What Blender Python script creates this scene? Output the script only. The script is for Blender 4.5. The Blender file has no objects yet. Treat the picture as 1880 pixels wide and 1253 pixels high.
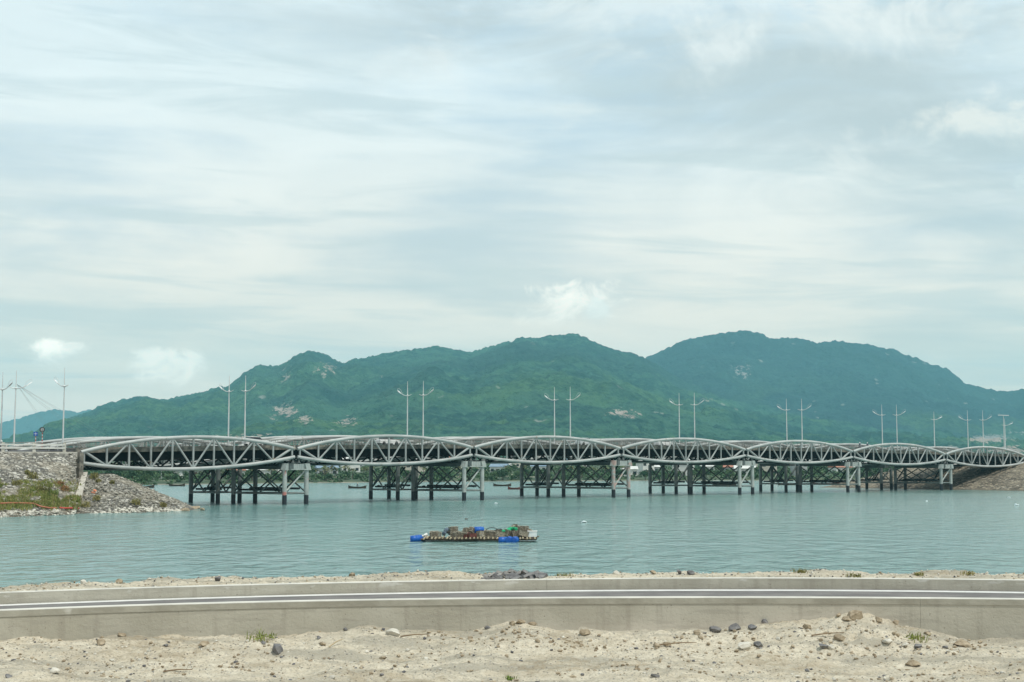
import bpy, math, random
import numpy as np
from mathutils import Vector, Matrix
R = math.radians
sc = bpy.context.scene
COL = sc.collection
rng = random.Random(7)
nrng = np.random.RandomState(11)

# ------------------------------------------------------------------ camera, sky, sun, exposure
HC = 6.8                                     # eye height above the water
F = 50.0 / 36.0 * 1880.0                     # focal length in photograph pixels
PITCH = math.atan(221.5 / F)
cd = bpy.data.cameras.new('camera'); cam = bpy.data.objects.new('camera', cd); COL.objects.link(cam)
cam.location = (0, 0, HC); cam.rotation_euler = (R(90) + PITCH, 0, 0)
cd.sensor_width = 36; cd.lens = 50; cd.clip_start = 0.1; cd.clip_end = 40000
sc.camera = cam
SUN_DIR = Vector((0.42, -0.30, 1.02)).normalized()     # towards the sun
ELEV = math.asin(SUN_DIR.z); AZ = math.atan2(SUN_DIR.x, SUN_DIR.y)
ld = bpy.data.lights.new('sun', 'SUN'); sun = bpy.data.objects.new('sun', ld); COL.objects.link(sun)
ld.energy = 2.9; ld.angle = R(0.8); ld.color = (1.0, 0.955, 0.87)
sun.rotation_euler = SUN_DIR.to_track_quat('Z', 'Y').to_euler()
sc.view_settings.view_transform = 'Standard'; sc.view_settings.look = 'None'
sc.view_settings.exposure = 0.0; sc.view_settings.gamma = 1.0
sc.cycles.use_denoising = True
sc.cycles.volume_bounces = 1
sc.cycles.max_bounces = 8
sc.cycles.use_adaptive_sampling = True


def ray(px, py):
    x = (px - 940.0) / F; v = (626.5 - py) / F
    return Vector((x, math.cos(PITCH) - v * math.sin(PITCH), math.sin(PITCH) + v * math.cos(PITCH)))


def at_y(px, py, Y):
    d = ray(px, py); t = Y / d.y
    return Vector((d.x * t, Y, HC + d.z * t))


def at_z(px, py, z):
    d = ray(px, py); t = (z - HC) / d.z
    return Vector((d.x * t, d.y * t, z))


class NT:
    """small helper for writing node trees"""
    def __init__(s, tree):
        s.t = tree; s.n = tree.nodes; s.l = tree.links

    def node(s, typ, **kw):
        n = s.n.new(typ)
        for k, v in kw.items():
            setattr(n, k, v)
        return n

    def put(s, sock, v):
        if hasattr(v, 'is_linked') or isinstance(v, bpy.types.NodeSocket):
            s.l.new(v, sock)
        elif v is not None:
            if sock.type == 'RGBA' and len(v) == 3:
                v = (*v, 1)
            sock.default_value = v

    def math(s, op, a, b=None, c=None, clamp=False):
        n = s.node('ShaderNodeMath', operation=op); n.use_clamp = clamp
        s.put(n.inputs[0], a)
        if b is not None: s.put(n.inputs[1], b)
        if c is not None: s.put(n.inputs[2], c)
        return n.outputs[0]

    def vmath(s, op, a, b=None, out=0):
        n = s.node('ShaderNodeVectorMath', operation=op)
        s.put(n.inputs[0], a)
        if b is not None: s.put(n.inputs[1], b)
        return n.outputs[out]

    def mix(s, f, a, b, blend='MIX'):
        n = s.node('ShaderNodeMix', data_type='RGBA', blend_type=blend)
        s.put(n.inputs[0], f); s.put(n.inputs[6], a); s.put(n.inputs[7], b)
        return n.outputs[2]

    def ramp(s, f, a, b, c=0.0, d=1.0, smooth=True):
        n = s.node('ShaderNodeMapRange', interpolation_type='SMOOTHSTEP' if smooth else 'LINEAR')
        s.put(n.inputs[0], f); s.put(n.inputs[1], a); s.put(n.inputs[2], b); s.put(n.inputs[3], c); s.put(n.inputs[4], d)
        return n.outputs[0]

    def noise(s, vec, scale, detail=4, rough=0.55, dist=0.0):
        n = s.node('ShaderNodeTexNoise')
        if vec is not None: s.l.new(vec, n.inputs['Vector'])
        n.inputs['Scale'].default_value = scale; n.inputs['Detail'].default_value = detail
        n.inputs['Roughness'].default_value = rough; n.inputs['Distortion'].default_value = dist
        return n.outputs['Fac']

    def voronoi(s, vec, scale, feature='F1', out='Distance', rnd=1.0):
        n = s.node('ShaderNodeTexVoronoi', feature=feature)
        if vec is not None: s.l.new(vec, n.inputs['Vector'])
        n.inputs['Scale'].default_value = scale
        n.inputs['Randomness'].default_value = rnd
        return n.outputs[out]

    def scale(s, vec, sx, sy, sz):
        n = s.node('ShaderNodeMapping'); s.l.new(vec, n.inputs[0]); n.inputs['Scale'].default_value = (sx, sy, sz)
        return n.outputs[0]

    def sep(s, vec):
        n = s.node('ShaderNodeSeparateXYZ'); s.l.new(vec, n.inputs[0]); return n.outputs

    def comb(s, x, y, z):
        n = s.node('ShaderNodeCombineXYZ')
        for i, v in enumerate((x, y, z)): s.put(n.inputs[i], v)
        return n.outputs[0]


# ---- sky: Nishita air behind thin layered cloud
w = bpy.data.worlds.new('World'); sc.world = w; w.use_nodes = True
k = NT(w.node_tree)
for n in list(k.n): k.n.remove(n)
sky = k.node('ShaderNodeTexSky', sky_type='NISHITA'); sky.sun_disc = False
sky.sun_elevation = ELEV; sky.sun_rotation = AZ; sky.altitude = 0; sky.air_density = 1.0; sky.dust_density = 1.6; sky.ozone_density = 1.2
tc = k.node('ShaderNodeTexCoord'); D = tc.outputs['Generated']
dx, dy, dz = k.sep(D)
azn = k.node('ShaderNodeMath', operation='ARCTAN2'); k.l.new(dx, azn.inputs[0]); k.l.new(dy, azn.inputs[1]); AZM = azn.outputs[0]
# cloud sheet coordinates: bearing and height above the horizon, layers flattening towards the horizon
hgt = k.math('POWER', k.math('MAXIMUM', dz, 0.001), 0.72)
tilt = k.math('ADD', hgt, k.math('MULTIPLY', AZM, 0.025))
uv = k.comb(AZM, tilt, 0.0)
big = k.noise(k.vmath('ADD', k.scale(uv, 3.2, 7.5, 1), (4.2, 1.7, 0)), 1.0, 7, 0.50, 0.4)
med = k.noise(k.vmath('ADD', k.scale(uv, 5.0, 21.0, 1), (1.2, 7.7, 0)), 1.0, 7, 0.52, 0.5)
wis = k.noise(k.vmath('ADD', k.scale(uv, 6.0, 52.0, 1), (2.9, 3.3, 0)), 1.0, 6, 0.52, 0.4)
cov = k.math('ADD', k.math('MULTIPLY', big, 0.52), k.math('ADD', k.math('MULTIPLY', med, 0.34), k.math('MULTIPLY', wis, 0.14)))
thin = k.ramp(cov, 0.37, 0.57)
skycol = k.mix(1.0, sky.outputs[0], (0.90, 1.0, 0.97), 'MULTIPLY')
low = k.ramp(dz, 0.02, 0.30)
veil = k.mix(low, (7.5, 6.5, 5.4), (5.0, 6.2, 6.9))              # high thin cloud, warmer near the horizon
base = k.mix(0.30, veil, skycol)
bright = k.mix(low, (9.2, 7.75, 6.3), (6.7, 7.4, 7.5))
c1 = k.mix(k.math('MULTIPLY', thin, 0.9), base, bright)
# thin grey-blue streaks and the grey undersides of the thicker sheet at the upper right
st = k.noise(k.vmath('ADD', k.scale(uv, 4.2, 34.0, 1), (8.3, 0.4, 0)), 1.0, 8, 0.56, 0.6)
c1 = k.mix(k.math('MULTIPLY', k.ramp(st, 0.50, 0.66), 0.6), c1, k.mix(low, (5.7, 5.75, 5.3), (4.6, 5.45, 5.75)))
grey = k.noise(k.vmath('ADD', k.scale(uv, 4.6, 11.0, 1), (0.7, 5.1, 0)), 1.0, 8, 0.58, 0.8)
topright = k.ramp(k.math('ADD', k.math('MULTIPLY', AZM, 0.75), k.math('MULTIPLY', dz, 2.4)), 0.46, 0.80)
gm = k.math('MULTIPLY', k.ramp(grey, 0.36, 0.62), k.math('ADD', 0.16, k.math('MULTIPLY', topright, 0.9)))
c2 = k.mix(k.math('MULTIPLY', gm, 0.95), c1, (4.2, 4.75, 4.9))
puff = k.math('MULTIPLY', k.ramp(k.noise(k.vmath('ADD', k.scale(uv, 8.0, 15.0, 1), (3.7, 2.2, 0)), 1.0, 9, 0.6, 0.5), 0.54, 0.70), topright)
c2 = k.mix(k.math('MULTIPLY', puff, 0.75), c2, (7.3, 7.35, 7.0))


def cumulus(col, px, py, rx, ry, seed, amt, white=(8.3, 8.35, 7.7), shade=(5.6, 6.3, 6.35), fs=34.0):
    d = ray(px, py).normalized()
    ax = math.atan2(d.x, d.y)
    a = k.math('DIVIDE', k.math('SUBTRACT', AZM, ax), rx / F)
    b = k.math('DIVIDE', k.math('SUBTRACT', dz, d.z), ry / F)
    r2 = k.math('ADD', k.math('MULTIPLY', a, a), k.math('MULTIPLY', b, b))
    pn = k.noise(k.vmath('ADD', k.scale(D, 1, 1, 1.35), (seed, seed * .7, 0.0)), fs, 9, 0.62, 0.5)
    f = k.math('ADD', k.math('SUBTRACT', 1.0, r2), k.math('MULTIPLY', k.math('SUBTRACT', pn, 0.5), 3.3))
    soft = k.ramp(b, -0.9, 0.7, 2.2, 0.55)
    m = k.ramp(f, 0.1, k.math('ADD', 0.25, soft))
    lit = k.ramp(k.math('ADD', k.math('MULTIPLY', b, 0.6), k.math('MULTIPLY', k.math('SUBTRACT', pn, 0.5), 2.6)), -0.55, 0.45)
    cc = k.mix(lit, shade, white)
    return k.mix(k.math('MULTIPLY', m, amt), col, cc)


c2 = cumulus(c2, 1540, 80, 560, 105, 7.7, 0.85, white=(6.7, 7.0, 6.85), shade=(3.9, 4.5, 4.65), fs=13.0)
c2 = cumulus(c2, 1150, 40, 330, 60, 9.1, 0.6, white=(6.8, 7.2, 7.1), shade=(4.6, 5.3, 5.5), fs=17.0)
c3 = cumulus(c2, 1055, 562, 125, 62, 1.3, 0.85, white=(10.6, 9.7, 8.5), shade=(8.0, 7.6, 6.8))
c3 = cumulus(c3, 1095, 575, 40, 34, 4.3, 0.6)
c3 = cumulus(c3, 100, 652, 90, 34, 2.3, 0.95, white=(12.6, 11.2, 9.7), shade=(7.6, 7.2, 6.5))
c3 = cumulus(c3, 300, 678, 110, 48, 3.7, 0.75, white=(11.2, 10.1, 8.8), shade=(7.4, 7.0, 6.3))
c3 = cumulus(c3, 1810, 250, 190, 62, 5.2, 0.6, white=(7.9, 7.7, 7.0), fs=22.0)
c3 = cumulus(c3, 1880, 345, 45, 40, 6.4, 0.6, white=(6.2, 6.7, 6.6), shade=(4.6, 5.4, 5.7))
bgn = k.node('ShaderNodeBackground'); k.l.new(c3, bgn.inputs[0]); bgn.inputs[1].default_value = 0.138
wo = k.node('ShaderNodeOutputWorld'); k.l.new(bgn.outputs[0], wo.inputs[0])


# ------------------------------------------------------------------ helpers
def tag(o, label=None, cat=None, group=None, kind=None):
    if label: o['label'] = label
    if cat: o['category'] = cat
    if group: o['group'] = group
    if kind: o['kind'] = kind
    return o


def empty(name, loc, label=None, cat=None, group=None, rz=0.0):
    o = bpy.data.objects.new(name, None); COL.objects.link(o); o.location = loc; o.rotation_euler = (0, 0, rz)
    o.empty_display_size = 0.3
    return tag(o, label, cat, group)


def copy_tree(o, parent=None):
    c = o.copy(); COL.objects.link(c)
    if parent: c.parent = parent
    for ch in list(o.children): copy_tree(ch, c)
    return c


class MB:
    """collects shapes into one mesh"""
    def __init__(s):
        s.v = []; s.f = []; s.sm = []; s.mi = []; s.m = 0

    def add(s, vs, fs, smooth=False):
        b = len(s.v); s.v.extend(tuple(p) for p in vs)
        for f in fs: s.f.append(tuple(i + b for i in f)); s.sm.append(smooth); s.mi.append(s.m)
        return s

    def hexa(s, p, q=None):
        """8 corner points: bottom 4 then top 4, counter-clockwise"""
        return s.add(p, [(3, 2, 1, 0), (4, 5, 6, 7), (0, 1, 5, 4), (1, 2, 6, 5), (2, 3, 7, 6), (3, 0, 4, 7)])

    def box(s, c, size, rz=0.0, rx=0.0, ry=0.0, taper=1.0):
        M = Matrix.Rotation(rz, 3, 'Z') @ Matrix.Rotation(ry, 3, 'Y') @ Matrix.Rotation(rx, 3, 'X')
        hx, hy, hz = size[0] / 2, size[1] / 2, size[2] / 2; c = Vector(c); P = []
        for z, t in ((-hz, 1), (hz, taper)):
            for x, y in ((-hx, -hy), (hx, -hy), (hx, hy), (-hx, hy)): P.append(c + M @ Vector((x * t, y * t, z)))
        return s.hexa(P)

    def beam(s, a, b, wd, ht, up=(0, 0, 1)):
        a, b = Vector(a), Vector(b); d = (b - a).normalized(); up = Vector(up)
        side = d.cross(up)
        if side.length < 1e-4: side = d.cross(Vector((1, 0, 0)))
        side.normalize(); u = side.cross(d).normalized(); P = []
        for p in (a, b):
            for x, y in ((-1, -1), (1, -1), (1, 1), (-1, 1)): P.append(p + side * x * wd / 2 + u * y * ht / 2)
        return s.add(P, [(0, 1, 2, 3), (7, 6, 5, 4), (0, 4, 5, 1), (1, 5, 6, 2), (2, 6, 7, 3), (3, 7, 4, 0)])

    def tube(s, pts, r, n=10, cap=True, smooth=True):
        pts = [Vector(p) for p in pts]; rs = r if isinstance(r, (list, tuple)) else [r] * len(pts)
        rings = []; prev = None
        for i, p in enumerate(pts):
            d = (pts[min(i + 1, len(pts) - 1)] - pts[max(i - 1, 0)]).normalized()
            if prev is None:
                a = d.cross(Vector((0, 0, 1)))
                if a.length < 1e-3: a = d.cross(Vector((1, 0, 0)))
            else:
                a = prev - d * prev.dot(d)
            a.normalize(); b = d.cross(a); prev = a
            rings.append([p + (a * math.cos(2 * math.pi * j / n) + b * math.sin(2 * math.pi * j / n)) * rs[i] for j in range(n)])
        vs = [q for ring in rings for q in ring]; fs = []
        for i in range(len(rings) - 1):
            for j in range(n): fs.append((i * n + j, i * n + (j + 1) % n, (i + 1) * n + (j + 1) % n, (i + 1) * n + j))
        s.add(vs, fs, smooth)
        if cap: s.add(rings[0], [tuple(range(n - 1, -1, -1))]); s.add(rings[-1], [tuple(range(n))])
        return s

    def lathe(s, c, prof, n=14, axis='Z', rz=0.0, smooth=True):
        c = Vector(c); vs = []
        for r, h in prof:
            for j in range(n):
                a = 2 * math.pi * j / n
                p = Vector((r * math.cos(a), r * math.sin(a), h))
                if axis == 'X': p = Vector((p.z, p.x, p.y))
                vs.append(c + Matrix.Rotation(rz, 3, 'Z') @ p)
        fs = [(i * n + j, i * n + (j + 1) % n, (i + 1) * n + (j + 1) % n, (i + 1) * n + j) for i in range(len(prof) - 1) for j in range(n)]
        fs.append(tuple(range(n - 1, -1, -1))); fs.append(tuple((len(prof) - 1) * n + j for j in range(n)))
        return s.add(vs, fs, smooth)

    def rock(s, c, size, seed, flat=0.7, n=2):
        import bmesh
        bm = bmesh.new(); bmesh.ops.create_icosphere(bm, subdivisions=n, radius=1.0)
        rr = random.Random(seed); dirs = [Vector((rr.gauss(0, 1), rr.gauss(0, 1), rr.gauss(0, 1))).normalized() for _ in range(14)]
        cut = [rr.uniform(.42, .85) for _ in dirs]; sx, sy = rr.uniform(.8, 1.2), rr.uniform(.7, 1.1); a = rr.uniform(0, 6.28)
        vs = []
        for v in bm.verts:
            p = v.co.copy()
            for d, t in zip(dirs, cut):
                e = p.dot(d)
                if e > t: p -= d * (e - t)
            p = Vector((p.x * sx, p.y * sy, p.z * flat)) * size * (1 + rr.uniform(-.04, .04))
            vs.append(Matrix.Rotation(a, 3, 'Z') @ p + Vector(c))
        fs = [tuple(v.index for v in f.verts) for f in bm.faces]; bm.free()
        return s.add(vs, fs)

    def build(s, name, mats, parent=None, o=None):
        o = Vector(o) if o is not None else Vector((0, 0, 0))
        me = bpy.data.meshes.new(name)
        me.from_pydata([(p[0] - o.x, p[1] - o.y, p[2] - o.z) for p in s.v], [], s.f)
        me.polygons.foreach_set('use_smooth', s.sm)
        if not isinstance(mats, (list, tuple)): mats = [mats]
        for m in mats: me.materials.append(m)
        if len(mats) > 1: me.polygons.foreach_set('material_index', s.mi)
        me.update()
        ob = bpy.data.objects.new(name, me); COL.objects.link(ob)
        if parent is not None: ob.parent = parent
        else: ob.location = o
        return ob


def grid_mesh(name, Xs, Ys, Zs, mat, attrs=None, smooth=True):
    ny, nx = Xs.shape; N = nx * ny
    co = np.stack([Xs, Ys, Zs], -1).reshape(-1, 3).astype(np.float32)
    idx = np.arange(N).reshape(ny, nx)
    q = np.stack([idx[:-1, :-1], idx[:-1, 1:], idx[1:, 1:], idx[1:, :-1]], -1).reshape(-1, 4).astype(np.int32)
    me = bpy.data.meshes.new(name); me.vertices.add(N); me.vertices.foreach_set('co', co.ravel())
    me.loops.add(q.size); me.loops.foreach_set('vertex_index', q.ravel())
    me.polygons.add(len(q)); me.polygons.foreach_set('loop_start', np.arange(0, q.size, 4, dtype=np.int32))
    me.polygons.foreach_set('use_smooth', np.full(len(q), smooth))
    me.update(calc_edges=True); me.validate()
    for kx, a in (attrs or {}).items():
        at = me.attributes.new(kx, 'FLOAT', 'POINT'); at.data.foreach_set('value', a.astype(np.float32).ravel())
    me.materials.append(mat)
    ob = bpy.data.objects.new(name, me); COL.objects.link(ob)
    return ob


_tab = nrng.rand(256, 256)


def vnoise(x, y):
    xi = np.floor(x).astype(int); yi = np.floor(y).astype(int); fx = x - xi; fy = y - yi
    fx = fx * fx * fx * (fx * (fx * 6 - 15) + 10); fy = fy * fy * fy * (fy * (fy * 6 - 15) + 10)
    a = _tab[yi & 255, xi & 255]; b = _tab[yi & 255, (xi + 1) & 255]; c = _tab[(yi + 1) & 255, xi & 255]; d = _tab[(yi + 1) & 255, (xi + 1) & 255]
    return (a * (1 - fx) + b * fx) * (1 - fy) + (c * (1 - fx) + d * fx) * fy


def fbm(x, y, o=5, g=0.5):
    s = 0; a = 1; t = 0
    for i in range(o):
        s = s + a * vnoise(x * 2 ** i + 17.3 * i, y * 2 ** i + 9.1 * i); t += a; a *= g
    return s / t


def ridged(x, y, o=4):
    s = 0; a = 1; t = 0
    for i in range(o):
        s = s + a * (1 - np.abs(2 * vnoise(x * 2 ** i + 31.7 * i, y * 2 ** i + 5.3 * i) - 1)); t += a; a *= 0.5
    return s / t


def new_mat(name):
    m = bpy.data.materials.new(name); m.use_nodes = True
    t = NT(m.node_tree); b = t.n['Principled BSDF']
    return m, t, b


def surf(name, c1, c2, scale=2.0, rough=0.7, bump=0.0, bscale=None, metal=0.0, spots=None, spec=0.4):
    """two-tone procedural surface; spots = (colour, scale, threshold)"""
    m, t, b = new_mat(name)
    P = t.node('ShaderNodeTexCoord').outputs['Object']
    n1 = t.noise(P, scale, 5, 0.62)
    col = t.mix(t.ramp(n1, 0.34, 0.66), c1, c2)
    if spots:
        n2 = t.noise(P, spots[1], 4, 0.6)
        col = t.mix(t.ramp(n2, spots[2], spots[2] + 0.06), col, spots[0])
    t.l.new(col, b.inputs['Base Color']); b.inputs['Roughness'].default_value = rough; b.inputs['Metallic'].default_value = metal
    b.inputs['Specular IOR Level'].default_value = spec
    if bump:
        bn = t.node('ShaderNodeBump'); bn.inputs['Strength'].default_value = bump; bn.inputs['Distance'].default_value = 0.05
        t.l.new(t.noise(P, bscale or scale * 6, 5, 0.6), bn.inputs['Height']); t.l.new(bn.outputs[0], b.inputs['Normal'])
    return m


M = {}
M['chord'] = surf('painted_steel_tube', (0.34, 0.365, 0.355), (0.47, 0.49, 0.475), 0.3, 0.40, spots=((0.30, 0.27, 0.22), 1.1, 0.63))
M['web'] = surf('painted_steel_bar', (0.26, 0.29, 0.285), (0.38, 0.405, 0.395), 0.5, 0.45, spots=((0.25, 0.22, 0.17), 1.4, 0.63))
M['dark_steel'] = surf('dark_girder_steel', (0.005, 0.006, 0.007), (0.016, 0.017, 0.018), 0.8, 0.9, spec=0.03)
M['mid_steel'] = surf('shade_dark_brace_steel', (0.055, 0.07, 0.068), (0.11, 0.13, 0.125), 0.9, 0.55)  # braces and caps darkened to carry the shade under the deck in their colour
M['worn_asphalt'] = surf('sunlit_worn_asphalt', (0.135, 0.128, 0.125), (0.19, 0.18, 0.172), 1.2, 0.9, 0.3, 60)
M['fascia'] = surf('weathered_deck_concrete', (0.10, 0.095, 0.08), (0.27, 0.25, 0.21), 1.1, 0.85, 0.3, spots=((0.07, 0.07, 0.065), 0.9, 0.58))
M['asphalt'] = surf('asphalt', (0.045, 0.045, 0.05), (0.075, 0.072, 0.075), 1.2, 0.9, 0.3, 60, spots=((0.13, 0.12, 0.10), 0.7, 0.63))
M['rail'] = surf('pale_rail_paint', (0.55, 0.56, 0.53), (0.68, 0.67, 0.62), 0.6, 0.5)
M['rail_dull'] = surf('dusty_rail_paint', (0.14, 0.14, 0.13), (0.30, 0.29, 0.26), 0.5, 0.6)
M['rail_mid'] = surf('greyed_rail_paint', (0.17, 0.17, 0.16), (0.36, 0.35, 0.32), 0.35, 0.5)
M['lamp'] = surf('galvanised_lamp_post', (0.56, 0.60, 0.60), (0.66, 0.69, 0.68), 0.4, 0.4, metal=0.1)
M['lamp_dark'] = surf('lamp_housing', (0.07, 0.08, 0.09), (0.13, 0.14, 0.15), 2, 0.4)
M['lamp_white'] = surf('white_lamp_housing', (0.72, 0.75, 0.75), (0.8, 0.82, 0.82), 2, 0.35)
M['white'] = surf('white_paint', (0.70, 0.71, 0.69), (0.80, 0.80, 0.77), 1.0, 0.6)
M['red'] = surf('red_paint', (0.45, 0.05, 0.035), (0.52, 0.07, 0.05), 2, 0.5)
M['orange'] = surf('orange_hose', (0.36, 0.10, 0.05), (0.44, 0.16, 0.09), 1.5, 0.55)
M['blue_sign'] = surf('blue_sign_paint', (0.02, 0.10, 0.42), (0.03, 0.13, 0.48), 2, 0.4)
M['black'] = surf('black_rubber', (0.015, 0.015, 0.017), (0.035, 0.035, 0.035), 3, 0.6)
M['barrel'] = surf('blue_plastic_barrel', (0.004, 0.075, 0.36), (0.008, 0.115, 0.46), 1.5, 0.35, spots=((0.10, 0.15, 0.38), 3, 0.64))
M['foam'] = surf('white_foam_block', (0.62, 0.74, 0.78), (0.74, 0.80, 0.80), 2, 0.8)
M['bamboo'] = surf('bleached_bamboo', (0.40, 0.32, 0.20), (0.62, 0.53, 0.37), 1.6, 0.7, spots=((0.12, 0.08, 0.05), 2.5, 0.60))
M['dark_wood'] = surf('wet_dark_wood', (0.03, 0.022, 0.016), (0.10, 0.07, 0.045), 2, 0.6)
M['trap'] = surf('weathered_trap_mesh', (0.19, 0.165, 0.125), (0.40, 0.355, 0.275), 7, 0.9, spots=((0.07, 0.06, 0.045), 14, 0.50))
M['trap_pale'] = surf('pale_trap_mesh', (0.34, 0.31, 0.24), (0.52, 0.48, 0.38), 9, 0.9, spots=((0.10, 0.10, 0.07), 14, 0.52))
M['trap_red'] = surf('maroon_crate', (0.13, 0.035, 0.03), (0.20, 0.07, 0.055), 4, 0.8)
M['trap_slate'] = surf('slate_blue_tarp', (0.06, 0.10, 0.14), (0.14, 0.18, 0.22), 4, 0.8)
M['net'] = surf('green_fishing_net', (0.01, 0.26, 0.11), (0.03, 0.40, 0.19), 5, 0.9, 0.8, 12, spots=((0.02, 0.12, 0.06), 9, 0.62))
M['wire'] = surf('cable', (0.22, 0.24, 0.24), (0.28, 0.30, 0.30), 0.5, 0.6)
M['skin'] = surf('skin', (0.30, 0.17, 0.10), (0.36, 0.21, 0.13), 4, 0.6)
M['jacket'] = surf('dark_jacket_cloth', (0.03, 0.04, 0.07), (0.06, 0.07, 0.10), 6, 0.9)
M['rock_dark'] = surf('dark_stone', (0.10, 0.10, 0.105), (0.22, 0.215, 0.21), 5, 0.85, 0.5, 18)
M['rock_tan'] = surf('tan_stone', (0.22, 0.17, 0.11), (0.42, 0.35, 0.25), 6, 0.9, 0.5, 18)
M['rock_pale'] = surf('pale_stone', (0.46, 0.44, 0.38), (0.64, 0.61, 0.53), 5, 0.9, 0.5, 18)
M['slab_grey'] = surf('grey_slab', (0.17, 0.165, 0.155), (0.30, 0.29, 0.27), 5, .9)
M['twig'] = surf('dry_twig', (0.15, 0.10, 0.06), (0.28, 0.21, 0.13), 5, 0.9)
M['glass_dark'] = surf('vehicle_glass', (0.02, 0.025, 0.03), (0.03, 0.035, 0.04), 1, 0.1)


def leafmat(name, a, b, scale=0.8):
    m, t, bs = new_mat(name)
    P = t.node('ShaderNodeTexCoord').outputs['Object']
    oi = t.node('ShaderNodeObjectInfo').outputs['Random']
    f = t.math('ADD', t.math('MULTIPLY', t.noise(P, scale, 4, .6), 0.8), t.math('MULTIPLY', oi, 0.35))
    t.l.new(t.mix(t.ramp(f, 0.3, 0.8), a, b), bs.inputs['Base Color']); bs.inputs['Roughness'].default_value = 0.75
    bs.inputs['Specular IOR Level'].default_value = 0.2
    return m


M['leaf'] = leafmat('tree_leaves', (0.035, 0.085, 0.045), (0.10, 0.16, 0.07), 0.35)
M['palm_leaf'] = leafmat('palm_fronds', (0.05, 0.085, 0.035), (0.15, 0.15, 0.07), 0.5)
M['trunk'] = surf('bark', (0.10, 0.085, 0.065), (0.19, 0.16, 0.125), 2, 0.9)
M['grass'] = leafmat('green_grass', (0.10, 0.16, 0.03), (0.24, 0.27, 0.07), 1.2)
M['dry_grass'] = leafmat('olive_dry_grass', (0.15, 0.15, 0.045), (0.30, 0.26, 0.10), 1.2)
M['brown_grass'] = leafmat('rusty_weeds', (0.28, 0.15, 0.06), (0.40, 0.24, 0.11), 1.2)
M['flower'] = surf('orange_cloth', (0.75, 0.24, 0.12), (0.85, 0.36, 0.22), 3, 0.8)


# pier paint: pale grey-green tube, black tar coat in the splash zone
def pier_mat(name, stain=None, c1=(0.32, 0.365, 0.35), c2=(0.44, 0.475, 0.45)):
    m, t, b = new_mat(name)
    P = t.node('ShaderNodeNewGeometry').outputs['Position']
    z = t.sep(P)[2]
    n = t.noise(P, 0.8, 5, .65)
    col = t.mix(t.ramp(n, .35, .65), c1, c2)
    col = t.mix(t.ramp(t.noise(P, 2.4, 4, .6), .60, .70), col, (0.30, 0.26, 0.20))
    if stain:
        col = t.mix(t.ramp(t.noise(P, stain[1], 3, .6), stain[2], stain[2] + .10), col, stain[0])
    zt = t.math('ADD', z, t.math('MULTIPLY', n, 0.25))
    col = t.mix(t.ramp(zt, 1.55, 1.68), (0.012, 0.016, 0.022), col)
    t.l.new(col, b.inputs['Base Color']); b.inputs['Roughness'].default_value = 0.5
    return m


M['pier'] = pier_mat('pier_paint')
M['pier_inner'] = pier_mat('shaded_inner_pier_paint', None, (0.13, 0.155, 0.15), (0.20, 0.225, 0.215))  # inner columns: under-deck shade put into a darker paint colour
M['pier_pink'] = pier_mat('pier_pink_primer', ((0.45, 0.33, 0.29), 1.1, 0.46))
M['pier_red'] = pier_mat('pier_red_splash', ((0.50, 0.20, 0.17), 0.45, 0.56))


# water
def water_mat():
    m, t, b = new_mat('lagoon_water')
    P = t.node('ShaderNodeNewGeometry').outputs['Position']
    patch = t.noise(t.scale(P, 0.007, 0.028, 1), 1.0, 5, .62, 1.0)
    gx = t.ramp(t.sep(P)[0], -120, 80)
    c = t.mix(t.ramp(patch, .35, .68), (0.155, 0.265, 0.242), (0.21, 0.32, 0.288))
    c = t.mix(t.math('MULTIPLY', t.math('SUBTRACT', 1.0, gx), 0.55), c, (0.105, 0.255, 0.265))
    t.l.new(c, b.inputs['Base Color']); b.inputs['Roughness'].default_value = 0.125; b.inputs['IOR'].default_value = 1.33
    h1 = t.noise(t.scale(P, 0.42, 0.26, 1), 1.0, 2, .5, .4)
    h2 = t.noise(t.scale(P, 1.1, 0.7, 1), 1.0, 2, .5, .4)
    h3 = t.noise(t.scale(P, 3.2, 4.6, 1), 1.0, 2, .5)
    h = t.math('ADD', t.math('MULTIPLY', h1, 1.5), t.math('ADD', t.math('MULTIPLY', h2, 0.55), t.math('MULTIPLY', h3, 0.10)))
    gust = t.ramp(patch, .36, .62, .35, 1.0)
    bn = t.node('ShaderNodeBump'); bn.inputs['Distance'].default_value = 0.9
    t.l.new(gust, bn.inputs['Strength'])
    t.l.new(h, bn.inputs['Height']); t.l.new(bn.outputs[0], b.inputs['Normal'])
    return m


# ------------------------------------------------------------------ the setting: water, hills
ws = MB(); ws.add([(-6200, 36, 0), (6200, 36, 0), (6200, 9900, 0), (-6200, 9900, 0)], [(0, 1, 2, 3)])
tag(ws.build('water', water_mat()), kind='structure')


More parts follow.
